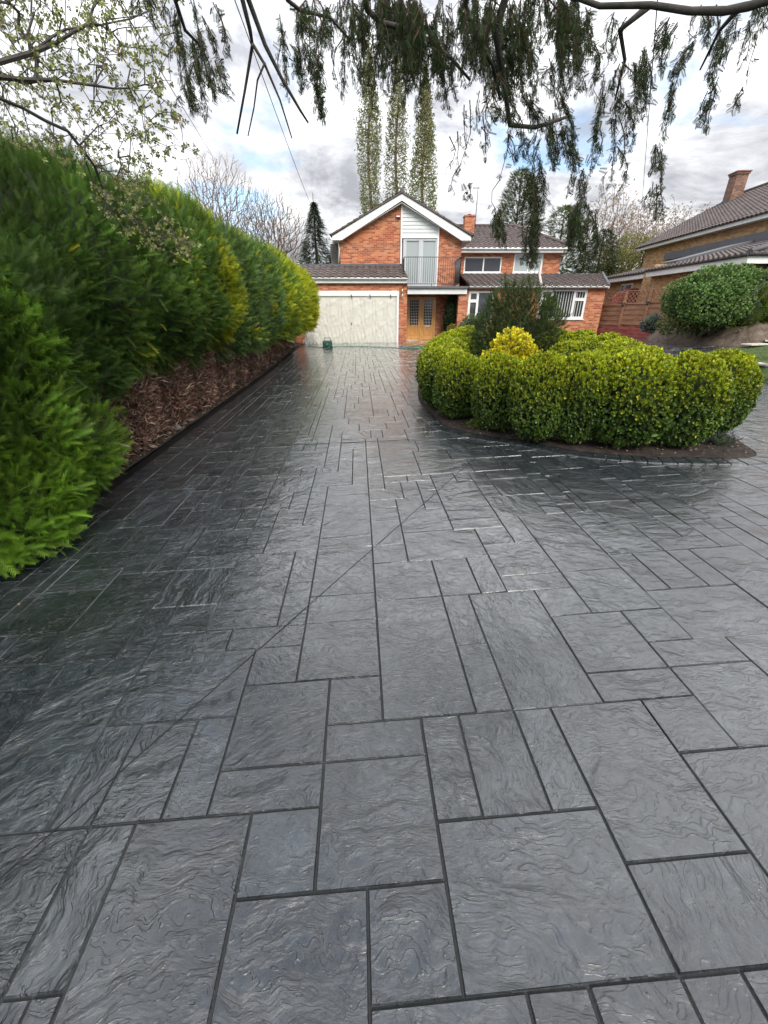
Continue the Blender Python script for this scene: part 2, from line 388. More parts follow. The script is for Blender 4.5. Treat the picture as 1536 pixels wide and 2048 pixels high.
SL = [(2,9,4,9),(-3,2,7,12),(-3,2,12,14),(2,4,9,14),(4,7,9,14),(7,9,9,14),(9,14,7,14),(9,14,4,7),(14,17,11,14),(14,21,6,11),(17,22,11,16),
(17,22,16,18),(22,25,13,18),(20,27,18,23),(17,20,18,21),(12,17,16,21),(12,17,14,16),(12,15,21,24),(15,20,21,26),(7,12,14,24),(5,7,19,24),
(5,7,14,19),(0,5,14,24),(0,5,24,29),(5,8,24,29),(8,10,24,29),(10,15,24,26),(10,15,26,31),(15,20,26,36),(20,22,23,28),(22,25,23,28),(25,27,23,28),
(27,32,18,28),(20,25,28,33),(25,28,30,33),(25,30,28,30),(20,23,33,36),(3,10,29,34),(10,13,31,34),(13,15,31,36),(8,13,34,36),(8,13,36,41),
(0,3,29,32),(-5,0,25,32),(-7,-5,27,32),(-7,-5,22,27),(-5,0,22,25),(-5,0,17,22),(-8,-5,17,20),(-8,-3,12,17),(-3,0,14,17),(-8,-3,10,12),
(-10,-8,10,15),(-13,-10,10,15),(-15,-13,10,15),(-15,-8,15,20),(-20,-15,10,20),(-25,-20,18,20),(-25,-20,8,18),(-10,-5,20,22),(-15,-10,20,22),(-15,-12,22,25),
(-17,-15,20,25),(-17,-12,25,30),(-12,-7,22,32),(-17,-12,30,32),(-22,-17,20,30),(-25,-22,20,23),(-27,-22,23,28),(-27,-22,28,31),
(-11,-6,0,10),(-6,-3,7,10),(-6,-1,2,7),(-1,2,4,7),(-13,-11,5,10),(-18,-13,3,10),(-1,4,1,4),(4,6,-1,4),(6,9,-1,4),(9,11,-1,4),(11,16,-1,4),
(-5,0,32,34),(-10,-5,32,37),(0,3,32,37),(-15,-10,32,34),(-20,-17,30,33)]
A0, A1, B0, B1 = -33, 160, -10, 300
occ = np.zeros((A1 - A0, B1 - B0), bool)
rects = []; own = np.full((A1 - A0, B1 - B0), -1)
def put(a0, a1, b0, b1):
    v = occ[a0 - A0:a1 - A0, b0 - B0:b1 - B0]
    if v.any(): return False
    v[:] = True; own[a0 - A0:a1 - A0, b0 - B0:b1 - B0] = len(rects); rects.append((a0, a1, b0, b1)); return True
for b in range(B0, B1 - 1, 2): put(-33, -30, b, b + 2)          # soldier course beside the drain
for s in SL: put(*s)
kinds = [(4, 5), (6, 5), (4, 3), (6, 4), (5, 10), (10, 5), (5, 5), (5, 5), (7, 5), (5, 7), (3, 5), (5, 3), (2, 5), (5, 2), (3, 3), (2, 3), (3, 2)]
wts = np.array([5, 5, 4, 4, 2, 5, 5, 6, 6, 5, 3, 6, 2, 6, 2, 1, 1], float)
for b in range(B0, B1):
    for a in range(-30, A1):
        i, j = a - A0, b - B0
        if occ[i, j]: continue
        w = 0
        while i + w < occ.shape[0] and not occ[i + w, j] and w < 12: w += 1
        done = False
        if w >= 2:
            for kx in rng.choice(len(kinds), len(kinds), replace=False, p=wts / wts.sum()):
                ww, hh = kinds[kx]
                if ww > w or (w - ww == 1) or i + ww > occ.shape[0] or j + hh > occ.shape[1]: continue
                if occ[i:i + ww, j:j + hh].any(): continue
                if j > 0 and i + ww < occ.shape[0] and own[i + ww - 1, j - 1] != own[i + ww, j - 1] and rng.random() < .6: continue
                put(a, a + ww, b, b + hh); done = True; break
            if not done:
                for ww, hh in ((2, 2), (3, 1), (2, 1), (w, 1)):
                    if ww <= w and j + hh <= occ.shape[1] and i + ww <= occ.shape[0] and not occ[i:i + ww, j:j + hh].any():
                        put(a, a + ww, b, b + hh); done = True; break
        if not done:
            hh = 1
            while hh < 5 and j + hh < occ.shape[1] and not occ[i, j + hh]: hh += 1
            put(a, a + 1, b, b + hh)
RC = np.array(rects, float)
def slabs_mesh(name, P, tone, rot, parent=None, g=.0026, bev=.0036, dep=.0075, zoff=0.0, base=None):
    """P (n,4,2) corner points counter-clockwise"""
    n = len(P)
    ctr = P.mean(1, keepdims=True)
    def inset(P, d):
        e = np.roll(P, -1, 1) - P; e /= np.linalg.norm(e, axis=2, keepdims=True)
        pe = np.roll(e, 1, 1)
        return P + d * (e - pe)
    o = inset(P, g); i_ = inset(P, g + bev)
    i_ = i_ + rng.normal(0, .0008, i_.shape)
    zo = gzv(o[..., 0], o[..., 1]) - dep + zoff; zi = gzv(i_[..., 0], i_[..., 1]) + zoff + rng.normal(0, .0011, (n, 1)) + rng.normal(0, .0007, (n, 4))
    V = np.concatenate([np.dstack([o, zo]), np.dstack([i_, zi])], 1)      # n,8,3
    F1 = np.array([[4, 5, 6, 7], [0, 1, 5, 4], [1, 2, 6, 5], [2, 3, 7, 6], [3, 0, 4, 7]])
    F = (np.arange(n)[:, None, None] * 8 + F1[None]).reshape(-1, 4)
    C = np.zeros((n, 8, 3)); C[:, :, 0] = tone[:, None]; C[:, :4, 1] = .4
    loc = V[:, :, :2] - ctr
    c, s = np.cos(rot)[:, None], np.sin(rot)[:, None]
    uvx = c * loc[..., 0] - s * loc[..., 1] + rng.uniform(0, 40, (n, 1)); uvy = s * loc[..., 0] + c * loc[..., 1] + rng.uniform(0, 40, (n, 1))
    uv = np.dstack([uvx, uvy]).reshape(-1, 2)
    V = V.reshape(-1, 3); C = C.reshape(-1, 3)
    if base is not None:
        bv, bf = base
        F = np.concatenate([F, bf + len(V)]); V = np.concatenate([V, bv]); uv = np.concatenate([uv, bv[:, :2]])
        C = np.concatenate([C, np.tile([.5, 1, 0], (len(bv), 1))])
    return big(name, V, F, M['slate'], C, parent, uv=uv[F.reshape(-1)])
ca = np.stack([np.stack(lat(RC[:, i], RC[:, j]), 1) for i, j in ((0, 2), (1, 2), (1, 3), (0, 3))], 1)
ga, gb = np.meshgrid(np.arange(A0, A1 + 1, 4.0), np.arange(B0, B1 + 1, 5.0), indexing='ij')
bx, by = lat(ga, gb); bv = np.stack([bx.ravel(), by.ravel(), gzv(bx, by).ravel() - .0085], 1)
ni, nj = ga.shape; ii, jj = np.meshgrid(np.arange(ni - 1), np.arange(nj - 1), indexing='ij'); q = (ii * nj + jj).ravel()
bf = np.stack([q, q + nj, q + nj + 1, q + 1], 1)
rotc = rng.choice([0, math.pi / 2, math.pi, 0, math.pi, .3, -.3, .15, math.pi], len(rects)) + rng.normal(0, .12, len(rects))
drive = slabs_mesh('driveway', ca, rng.uniform(0, 1, len(rects)), rotc, base=(bv, bf))
tag(drive, kind='structure', label='wet sealed grey stamped slate driveway')

def strip(pts, w, z, name, m, parent=None, h=.004):
    b = MB()
    P = []
    for k, (x, y) in enumerate(pts):
        x0, y0 = pts[max(k - 1, 0)]; x1, y1 = pts[min(k + 1, len(pts) - 1)]
        d = math.hypot(x1 - x0, y1 - y0); nx, ny = -(y1 - y0) / d, (x1 - x0) / d
        P.append(((x + nx * w / 2, y + ny * w / 2), (x - nx * w / 2, y - ny * w / 2)))
    for k in range(len(P) - 1):
        (a, b_), (c, d) = P[k], P[k + 1]
        p = [(*a, gz(*a) + z), (*b_, gz(*b_) + z), (*c, gz(*c) + z), (*d, gz(*d) + z)]
        b.hexa([(x, y, zz) for x, y, zz in p] + [(x, y, zz + h) for x, y, zz in p])
    return b.build(name, m, parent)
def sub(p, q, n): return [(p[0] + (q[0] - p[0]) * i / n, p[1] + (q[1] - p[1]) * i / n) for i in range(n + 1)]
# saw-cut relief joints
M['joint'] = mat('joint_filler', (.012, .012, .013), .6)
j1 = strip(sub(hit(0, 1757), hit(965, 903), 24), .0055, -.002, 'expansion_joint', M['joint'])
tag(j1, kind='structure', label='dark saw cut joint running diagonally over the driveway')
j2 = strip(sub(hit(225, 905), hit(1000, 872), 16), .01, -.002, 'expansion_joint', M['joint'])
tag(j2, kind='structure', label='dark saw cut joint running across the driveway')

# big ground sheet to the horizon
gx_ = np.array([-600, -120, -40, -15, -9, -6, 0, 6, 12.3, 16, 24, 40, 120, 600.0]); gy_ = np.array([-200, -30, -8, 0, 8, 14, 20, 24.3, 30, 45, 80, 200, 900.0])
def earth(x, y):
    z = .0417 * min(max(x, -6), 24)
    z = z * (1 - .4 * sm((y - 11) / 9))
    return z - .12 + (0.35 * sm((x - 13) / 4))
gv = np.array([(x, y, earth(x, y)) for x in gx_ for y in gy_]); nj = len(gy_)
gf = np.array([(i * nj + j, (i + 1) * nj + j, (i + 1) * nj + j + 1, i * nj + j + 1) for i in range(len(gx_) - 1) for j in range(nj - 1)])
tag(big('ground', gv, gf, M['turf']), kind='structure')

# soil bed under the hedge
def land(name, outline_fn, m, n=(10, 60), **kw):
    b = MB(); V = []; F = []
    for i in range(n[0] + 1):
        for j in range(n[1] + 1): V.append(outline_fn(i / n[0], j / n[1]))
    for i in range(n[0]):
        for j in range(n[1]):
            q = i * (n[1] + 1) + j; F.append((q, q + n[1] + 1, q + n[1] + 2, q + 1))
    o = big(name, np.array(V), np.array(F), m, smooth=True)
    return tag(o, **kw)
def bedf(u, v):
    y = -2 + 24.0 * v; x = edge_x(y) - .13 - 5.0 * u
    return (x, y, gz(x, y) + .015 + .12 * sm(u * 6) + .035 * math.sin(7 * y + 9 * u * 5) * math.sin(3.1 * y) * (1 if u > 0 else .2))
land('hedge_bed_soil', bedf, M['soil'], (24, 150), kind='structure')

# slotted drainage channel
dr = empty('drainage_channel', (edge_x(10), 10, gz(edge_x(10), 10)), label='long black slotted drainage channel along the foot of the hedge', cat='drain')
def addp(o, parent):                      # parent with world coordinates kept
    o.parent = parent; o.matrix_parent_inverse = Matrix_inv(parent); return o
from mathutils import Matrix
def Matrix_inv(p): return (Matrix.Translation(p.location) @ Matrix.Rotation(p.rotation_euler.z, 4, 'Z')).inverted()
ys = [-1 + k * .5 for k in range(47)]
for nm, off, w, z, h in (('channel_edge', -.006, .014, -.004, .012), ('channel_edge', -.118, .014, -.004, .012), ('channel_body', -.062, .1, -.03, .018)):
    addp(strip([(edge_x(y) + off, y) for y in ys], w, z, nm, M['black_pl']), dr)
gb_ = MB()
for k in range(900):
    y = .3 + k * .025; x = edge_x(y)
    if y > 21.8: break
    gb_.box(x - .11, x - .014, y, y + .012, gz(x, y) - .012, gz(x, y) + .004)
for off in (-.085, -.04):
    for y in np.arange(.3, 21.8, .5):
        x = edge_x(y); x2 = edge_x(y + .5)
        gb_.hexa([(x + off, y, gz(x, y) - .012), (x + off + .008, y, gz(x, y) - .012), (x2 + off, y + .5, gz(x2, y + .5) - .012), (x2 + off + .008, y + .5, gz(x2, y + .5) - .012),
                  (x + off, y, gz(x, y) + .006), (x + off + .008, y, gz(x, y) + .006), (x2 + off, y + .5, gz(x2, y + .5) + .006), (x2 + off + .008, y + .5, gz(x2, y + .5) + .006)])
addp(gb_.build('grating', M['black_pl']), dr)

# planting bed of the box shrubs: teardrop outline, near edge traced on the ground
near = [hit(x, y) for x, y in ((863, 828), (882, 846), (908, 858), (975, 872), (1057, 884), (1157, 903), (1293, 914), (1400, 916), (1510, 914))]
right = [hit(1478, 885), hit(1440, 862)]
bed = near + right + [(4.75, 6.3), (4.7, 7.6), (4.35, 9.2), (3.8, 10.6), (3.0, 11.7), (2.1, 12.1), (1.35, 11.6), (.95, 10.3), (.72, 8.9), (.66, 7.7)]
def catmull(P, n=4, closed=True):
    out = []
    for i in range(len(P)):
        p0, p1, p2, p3 = (P[(i + k) % len(P)] for k in (-1, 0, 1, 2))
        for j in range(n):
            t = j / n
            out.append(tuple(.5 * (2 * p1[d] + (p2[d] - p0[d]) * t + (2 * p0[d] - 5 * p1[d] + 4 * p2[d] - p3[d]) * t * t + (3 * p1[d] - p0[d] - 3 * p2[d] + p3[d]) * t ** 3) for d in range(len(p1))))
    return out
bedc = catmull(bed)
cxb = sum(p[0] for p in bedc) / len(bedc); cyb = sum(p[1] for p in bedc) / len(bedc)
V = []; F = []; nb = len(bedc); rings = (1.0, .97, .8, .5, .2)
for r in rings:
    for (x, y) in bedc:
        X = cxb + (x - cxb) * r; Y = cyb + (y - cyb) * r
        V.append((X, Y, gz(X, Y) + (.006 if r == 1 else .03) + (0 if r > .96 else .03 * math.sin(9 * X) * math.sin(8 * Y))))
for k in range(len(rings) - 1):
    for i in range(nb): F.append((k * nb + i, k * nb + (i + 1) % nb, (k + 1) * nb + (i + 1) % nb, (k + 1) * nb + i))
V.append((cxb, cyb, gz(cxb, cyb) + .04)); c_ = len(V) - 1
me = bpy.data.meshes.new('planting_bed_soil')
me.from_pydata(V, [], F + [((len(rings) - 1) * nb + i, (len(rings) - 1) * nb + (i + 1) % nb, c_) for i in range(nb)]); me.materials.append(M['soil'])
tag(link_mesh('planting_bed_soil', me), kind='structure')
# curved soldier course round the bed
P = np.array(bedc); seg = np.linalg.norm(np.roll(P, -1, 0) - P, axis=1); cum = np.concatenate([[0], np.cumsum(seg)]); tot = cum[-1]
def along(s):
    s %= tot; i = min(np.searchsorted(cum, s, 'right') - 1, nb - 1); t = (s - cum[i]) / seg[i]
    p = P[i] + (P[(i + 1) % nb] - P[i]) * t; d = (P[(i + 1) % nb] - P[i]) / seg[i]
    return p, np.array([d[1], -d[0]])
nbk = int(tot / .125); BK = []
for k in range(nbk):
    p0, n0 = along(k * tot / nbk); p1, n1 = along((k + 1) * tot / nbk)
    BK.append([p0, p0 + n0 * .2, p1 + n1 * .2, p1])
BK = np.array(BK)
e1 = BK[:, 1] - BK[:, 0]; e2 = BK[:, 2] - BK[:, 1]
if np.mean(e1[:, 0] * e2[:, 1] - e1[:, 1] * e2[:, 0]) < 0: BK = BK[:, ::-1]
sc_ = slabs_mesh('bed_border_paving', BK, rng.uniform(.2, .9, nbk), rng.normal(0, .3, nbk), zoff=.007, dep=.012, g=.005)
tag(sc_, kind='structure', label='curved border course of stamped blocks around the planting bed')

M['brown_brick'] = brick('brown_brick', (.15, .075, .05), (.22, .115, .08), (.28, .16, .11), (.2, .15, .12))
# ================================================================== THE BRICK HOUSE
def tiles(name, m, parent, A, B, C_, D, row=.32, colw=.3, amp=.028, step=.035, thick=.05):
    """pantiled slope: A,B = left and right end of the eave, C_,D = left and right end of the ridge; real corrugations and laps"""
    A, B, C_, D = (np.array(p, float) for p in (A, B, C_, D))
    e = (B - A); W = np.linalg.norm(e); e = e / W
    up = C_ - A; up = up - e * up.dot(e); H = np.linalg.norm(up); up /= H
    nrm = np.cross(e, up); nrm *= np.sign(nrm[2])
    cL, cR = (C_ - A).dot(e), (D - A).dot(e)
    rows = max(1, int(round(H / row))); V = []; F = []
    for r in range(rows):
        lo, hi = r / rows, (r + 1) / rows
        for end, (t, lift) in enumerate(((lo, step), (hi, 0.0))):
            pass
        x0l, x1l = cL * lo, W + (cR - W) * lo; x0h, x1h = cL * hi, W + (cR - W) * hi
        n = max(2, int((x1l - x0l) / colw * 6))
        base = len(V)
        for k in range(n + 1):
            xl = x0l + (x1l - x0l) * k / n
            xh = min(max(xl, x0h), x1h) if (cL > 1e-6 or cR < W - 1e-6) else x0h + (x1h - x0h) * k / n
            ph = 2 * math.pi * (xl + (r % 2) * 0.0) / colw
            wv = amp * (math.sin(ph) + .35 * math.sin(2 * ph + 1))
            s0 = -.03 if r else -.06
            pl = A + e * xl + up * (H * lo + s0) + nrm * (wv + step)
            plb = pl - nrm * (step + .004)
            ph_ = A + e * xh + up * H * hi + nrm * (wv * (1 if abs(xh - xl) < 1e-6 else .3))
            V += [plb, pl, ph_]
        for k in range(n):
            a = base + 3 * k
            F += [(a, a + 3, a + 4, a + 1), (a + 1, a + 4, a + 5, a + 2)]
    c = [A - nrm * .05, B - nrm * .05, D - nrm * .05, C_ - nrm * .05]      # felt and battens underneath
    k = len(V); V += [tuple(q) for q in c]; F.append((k, k + 1, k + 2, k + 3))
    o = big(name, np.array(V), np.array(F), m, parent=parent)
    return o
def local(o, parent):
    return o

YG, YW, YB = 22.1, 23.5, 28.0
def hx(x, Y, y=560): return at(x, y, Y)[0]
def hz(y, Y): return at(768, y, Y)[1]
H = empty('brick_house', (hx(760, YG), YG, 0), label='red brick two storey house with white gable, garage and brown tiled roofs', cat='house')
OX, OY = H.location.x, H.location.y
class HB(MB):                                     # world coordinates, stored relative to the house
    def build(s, name, mat, parent=None, bevel=0.0, org=None):
        org = org or (OX, OY, 0)
        s.v = [(x - org[0], y - org[1], z - org[2]) for x, y, z in s.v]
        return super().build(name, mat, parent if parent is not None else H, bevel)
def htiles(name, A, B, C_, D, **kw):
    f = lambda p: (p[0] - OX, p[1] - OY, p[2])
    return tiles(name, M['tile'], H, f(A), f(B), f(C_), f(D), **kw)
# --- garage block
gx0, gx1 = hx(585, YG, 640), hx(813.5, YG, 640)
dx0, dx1 = hx(609, YG, 640), hx(797, YG, 640)
z_eave = hz(566, YG); dz1 = hz(581.5, YG); floor = gz(dx0, YG) - .15
w = HB(); w.box(gx0, dx0, YG, YG + .3, floor, z_eave); w.box(dx1, gx1, YG, YG + .3, floor, z_eave); w.box(dx0, dx1, YG, YG + .3, dz1, z_eave)
w.box(gx0, gx0 + .25, YG + .3, 30, floor, z_eave); w.box(gx1 - .25, gx1, YG + .3, YW, floor, z_eave)
wall_g = w.build('garage_wall', M['red_brick'])
gd = HB(); fw = .1
lz0 = hz(592, YG)
gd.box(dx0, dx0 + .09, YG - .02, YG + .12, floor, lz0); gd.box(dx1 - .09, dx1, YG - .02, YG + .12, floor, lz0); gd.box(dx0, dx1, YG - .024, YG + .12, lz0, dz1)
gframe = gd.build('garage_door_frame', M['white'])
g = HB(); px0, px1 = dx0 + .09, dx1 - .09; ztop = lz0; zb = gz(px1, YG) + .0 - .03
zb = hz(690, YG) - .03
nx_ = 8; g.box(px0, px1, YG + .085, YG + .12, zb, ztop)
for k in range(nx_ + 1): q_ = px0 + (px1 - px0) * k / nx_; g.box(max(px0, q_ - .07), min(px1, q_ + .07), YG + .05, YG + .08, zb, ztop)
for a_, b_ in ((0, .04), (.36, .40), (.96, 1.0)): g.box(px0, px1, YG + .047, YG + .082, zb + (ztop - zb) * a_, zb + (ztop - zb) * b_)
# raised Georgian panels: two rows by eight
nx_ = 8
for r_, (za, zc_) in enumerate(((.04, .36), (.40, .96))):
    for k in range(nx_):
        xa = px0 + (px1 - px0) * (k + .14) / nx_; xb = px0 + (px1 - px0) * (k + .86) / nx_
        a = zb + (ztop - zb) * za; c = zb + (ztop - zb) * zc_
        g.hexa([(xa, YG + .045, a), (xb, YG + .045, a), (xa, YG + .065, a), (xb, YG + .065, a), (xa, YG + .045, c), (xb, YG + .045, c), (xa, YG + .065, c), (xb, YG + .065, c)])
        g.box(xa + .05, xb - .05, YG + .032, YG + .047, a + .05, c - .05)
for zz in ():  g.box(px0, px1, YG + .04, YG + .062, zb + (ztop - zb) * zz - .008, zb + (ztop - zb) * zz + .008)
gdoor = g.build('garage_door', M['cream'], bevel=.006)
hd = HB(); xc = px0 + (px1 - px0) * .5; hd.box(xc - .02, xc + .02, YG - .0, YG + .035, zb + .95, zb + 1.05); hd.tube([(xc, YG + .03, zb + .98), (xc, YG - .02, zb + .98), (xc, YG - .02, zb + .93)], .008); hd.build('door_handle', M['iron'], gdoor)
# fascia and gutter
f = HB(); f.box(gx0 - .1, hx(813, YG - .12, 560), YG - .14, YG - .11, hz(566.5, YG), hz(558.3, YG)); f.box(gx0 - .1, gx1, YG - .11, YG - .001, hz(566.5, YG), hz(566.5, YG) + .02)
f.build('garage_fascia', M['white2'])
f = HB(); gl = hz(556, YG - .18)
f.tube([(gx0 - .1, YG - .2, gl), (hx(816, YG - .2, 560), YG - .2, gl - .01)], .06, 8); f.build('garage_gutter', M['white'])
ze = hz(553, YG - .25); zt = hz(529, YW)
htiles('garage_roof', (gx0 - .1, YG - .22, ze), (hx(816.5, YG - .22, 553), YG - .22, ze), (gx0 - .1, YW, zt - .04), (hx(802, YW, 529), YW, zt - .04))
f = HB(); f.box(gx0 - .1, hx(803, YW, 529), YW - .06, YW + .1, zt - .06, zt + .02); f.box(gx0 - .1, gx0 + .0, YW, 31, z_eave, zt - .02); f.box(gx0, hx(690, YW), YW + .1, 31, zt - .2, zt - .04)
f.build('lead_flashing', M['lead'])
# --- gable
ga0, ga1 = hx(680, YW, 500), hx(923, YW, 500)
pk = at(804, 397, YW); eL = at(683, 463, YW); eR = at(921, 466, YW)
cx0, cx1 = hx(804, YW, 430), hx(878, YW, 430)
zlow = -.3
def slope_z(x):
    if x < pk[0]: t = (x - eL[0]) / (pk[0] - eL[0]); return eL[1] + (pk[1] - eL[1]) * t
    t = (x - pk[0]) / (eR[0] - pk[0]); return pk[1] + (eR[1] - pk[1]) * t
T_ = .3
dzt = hz(474, YW); deck = hz(571, YG)
w = HB()
w.prism([(ga0, zlow), (cx0, zlow), (cx0, slope_z(cx0)), (ga0, slope_z(ga0))][::1], YW, YW + T_)
w.prism([(cx1, deck - .3), (ga1, deck - .3), (ga1, slope_z(ga1)), (cx1, slope_z(cx1))], YW, YW + T_)
w.box(cx0, hx(813, YW, 640), YW, YW + T_, zlow, deck + .05)
ddx0, ddx1 = hx(813, YW, 640), hx(870.5, YW, 640); ddz = hz(594, YW)
w.box(ddx1, hx(926, YW, 640), YW, YW + T_, zlow, deck - .3)
w.box(ddx0, ddx1, YW, YW + T_, ddz, deck - .3)
w.box(cx0, ga1, YW + .001, YW + T_, deck - .3, deck)
w.box(ga1 - .3, ga1, YW + T_, 34, zlow, slope_z(ga1)); w.box(ga0, ga0 + .3, YW + T_, 34, zlow, slope_z(ga0))
w.build('gable_wall', M['red_brick'])
c = HB(); n_ = 15; zc0 = dzt; zc1 = pk[1]
bh = .15
k = 0; z = zc0 + .02
while z < zc1:
    z2 = min(z + bh, zc1)
    # clip each board to the roof slope
    xa = cx0; xr = cx1
    if slope_z(cx1) < z2: xr = pk[0] + (cx1 - pk[0]) * max(0.02, (pk[1] - z2) / (pk[1] - slope_z(cx1)))
    if slope_z(cx0) < z2 - .02 and z > slope_z(cx0): break
    xr_lo = cx1 if slope_z(cx1) >= z else pk[0] + (cx1 - pk[0]) * max(0.02, (pk[1] - z) / (pk[1] - slope_z(cx1)))
    c.hexa([(xa, YW - .045, z), (xr_lo, YW - .045, z), (xa, YW + .1, z), (xr_lo, YW + .1, z), (xa, YW - .02, z2 + .004), (xr, YW - .02, z2 + .004), (xa, YW + .1, z2 + .004), (xr, YW + .1, z2 + .004)])
    z = z2
c.build('cladding_panel', M['clad'])
c = HB(); c.box(cx0 - .05, cx0 + .02, YW - .06, YW, deck, slope_z(cx0) - .02); c.box(cx1 - .02, cx1 + .05, YW - .06, YW, deck, slope_z(cx1)); c.box(cx0 + .02, cx1 - .02, YW - .06, YW, dzt - .05, dzt + .02)
c.build('cladding_trim', M['white'])
# barge boards, roof
pko = at(804, 381, YW - .3); eLo = at(664, 466, YW - .3); eRo = at(943, 467, YW - .3)
bw_ = .20
b = HB()
for e_, s_ in ((eLo, -1), (eRo, 1)):
    pts = [(e_[0], e_[1] - .10), (pko[0], pko[1] - .12), (pko[0], pko[1] - .12 - bw_ * 1.25), (e_[0] + -s_ * .45, e_[1] - .28), (e_[0], e_[1] - .28)]
    if s_ < 0: pts = pts[::-1]
    b.prism(pts, YW - .32, YW - .28)
b.build('barge_board', M['white'])
b = HB()
for e_, s_ in ((eLo, -1), (eRo, 1)):      # soffit under the verge
    p = [(e_[0] - s_ * .42, e_[1] - .28), (pko[0], pko[1] - .45)]
    b.hexa([(p[0][0], YW - .28, p[0][1]), (p[1][0], YW - .28, p[1][1]), (p[0][0], YW, p[0][1]), (p[1][0], YW, p[1][1]),
            (p[0][0], YW - .28, p[0][1] + .02), (p[1][0], YW - .28, p[1][1] + .02), (p[0][0], YW, p[0][1] + .02), (p[1][0], YW, p[1][1] + .02)])
    b.box(e_[0], e_[0] - s_ * .4, YW - .28, 34, e_[1] - .31, e_[1] - .29)
    b.box(e_[0] - s_ * .0, e_[0] - s_ * .025, YW - .28, 34, e_[1] - .29, e_[1] - .09)
b.build('soffit', M['white2'])
for e_, s_ in ((eLo, -1), (eRo, 1)):
    A_, B_ = ((e_[0] + s_ * .05, 34, e_[1] - .08), (e_[0] + s_ * .05, YW - .36, e_[1] - .08)) if s_ < 0 else ((e_[0] + s_ * .05, YW - .36, e_[1] - .08), (e_[0] + s_ * .05, 34, e_[1] - .08))
    C1, D1 = ((pko[0], 34, pko[1] - .04), (pko[0], YW - .36, pko[1] - .04)) if s_ < 0 else ((pko[0], YW - .36, pko[1] - .04), (pko[0], 34, pko[1] - .04))
    htiles('main_roof', A_, B_, C1, D1)
b = HB()
for e_, s_ in ((eLo, -1), (eRo, 1)):
    p0, p1 = (e_[0] + s_ * .05, e_[1] - .1), (pko[0], pko[1] - .1)
    b.hexa([(p0[0], YW - .37, p0[1]), (p1[0], YW - .37, p1[1]), (p0[0], YW - .25, p0[1]), (p1[0], YW - .25, p1[1]),
            (p0[0], YW - .37, p0[1] + .07), (p1[0], YW - .37, p1[1] + .07), (p0[0], YW - .25, p0[1] + .07), (p1[0], YW - .25, p1[1] + .07)])
b.tube([(pko[0], YW - .38, pko[1] + .0), (pko[0], 34, pko[1] + .0)], .1, 8)
b.build('ridge_and_verge_tiles', M['tile'])
# weathered side wall left of the gable
b = HB(); b.box(hx(664, YW + .8), ga0 - .01, YW + .8, 32, 2.6, eLo[1] - .3); b.build('tile_hung_side_wall', M['greyside'])
b = HB(); b.tube([(ga0 - .06, YW - .02, eLo[1] - .3), (ga0 - .03, YW - .02, hz(500, YW)), (ga0 - .09, YW - .02, zt + .05)], .03, 6); b.build('downpipe', M['white2'])
b = HB(); ax, az = at(797, 427, YW); b.box(ax - .12, ax + .09, YW - .1, YW - .0, az - .16, az - .02, 0); al = b.build('alarm_box', M['red_pl'])
b = HB(); b.box(ax - .10, ax + .07, YW - .115, YW - .1, az - .15, az - .1); b.build('alarm_label', M['white'], al)
# french doors of the balcony
fd0, fd1, fz0, fz1 = hx(806, YW, 520), hx(876, YW, 520), deck + .03, dzt - .05
b = HB(); m_ = (fd0 + fd1) / 2
for x_ in (fd0, m_ - .05, fd1 - .1): b.box(x_, x_ + .1, YW - .02, YW + .1, fz0, fz1)
for a_, c_2 in ((fd0 + .1, m_ - .05), (m_ + .05, fd1 - .1)):
    b.box(a_, c_2, YW - .02, YW + .1, fz0, fz0 + .14); b.box(a_, c_2, YW - .02, YW + .1, fz1 - .1, fz1)
    for xs in (a_, c_2 - .06): b.box(xs, xs + .06, YW - .01, YW + .08, fz0 + .14, fz1 - .1)
fr = b.build('french_door', M['greyframe'])
for a_, c_2 in ((fd0 + .16, m_ - .11), (m_ + .11, fd1 - .16)):
    b = HB(); b.box(a_, c_2, YW + .03, YW + .05, fz0 + .14, fz1 - .1); b.build('pane', M['glass_pale'], fr)
b = HB(); b.box(cx0 + .02, cx1 - .02, YW + .2, YW + .28, deck - .02, dzt); b.build('inner_reveal', M['curtain'])
# --- porch: pillar, flat roof, fascia, railing
po0, po1 = hx(813.6, YG, 575), hx(934, YG, 575)
b = HB(); b.box(gx1 + .001, po1, YG - .12, YG - .08, hz(588.3, YG), hz(577, YG)); b.box(po1 - .04, po1, YG - .08, YW + .4, hz(588.3, YG), hz(577, YG)); b.build('porch_fascia', M['white2'])
b = HB(); b.box(gx1 + .001, po1 - .002, YG - .078, YW - .002, hz(588.3, YG) + .02, hz(588.3, YG) + .06); b.build('porch_ceiling', M['white2'])
b = HB(); b.box(gx1 + .001, po1 + .06, YG - .2, YW - .002, hz(577, YG) + .001, hz(572.5, YG)); b.build('balcony_deck', M['lead'])
pl0, pl1 = hx(915.5, YG, 620), hx(934, YG, 620)
b = HB(); b.box(pl0, pl1, YG - .02, YG + .4, zlow, hz(588.3, YG) + .02); b.build('porch_pillar', M['red_brick'])
rl = HB(); rz0, rz1 = hz(568, YG), hz(514.5, YG); yr = YG - .1
ra0, ra1 = hx(808.5, yr, 514), hx(922.5, yr, 514)
def rail(P):
    for p, q in zip(P[:-1], P[1:]):
        for z in (rz0, rz1): rl.tube([(p[0], p[1], z), (q[0], q[1], z)], .016, 5)
        d = math.hypot(q[0] - p[0], q[1] - p[1]); n = int(d / .098)
        for k in range(n + 1):
            x = p[0] + (q[0] - p[0]) * k / n; y = p[1] + (q[1] - p[1]) * k / n
            rl.tube([(x, y, rz0), (x, y, rz1)], .0085 if 0 < k < n else .018, 5)
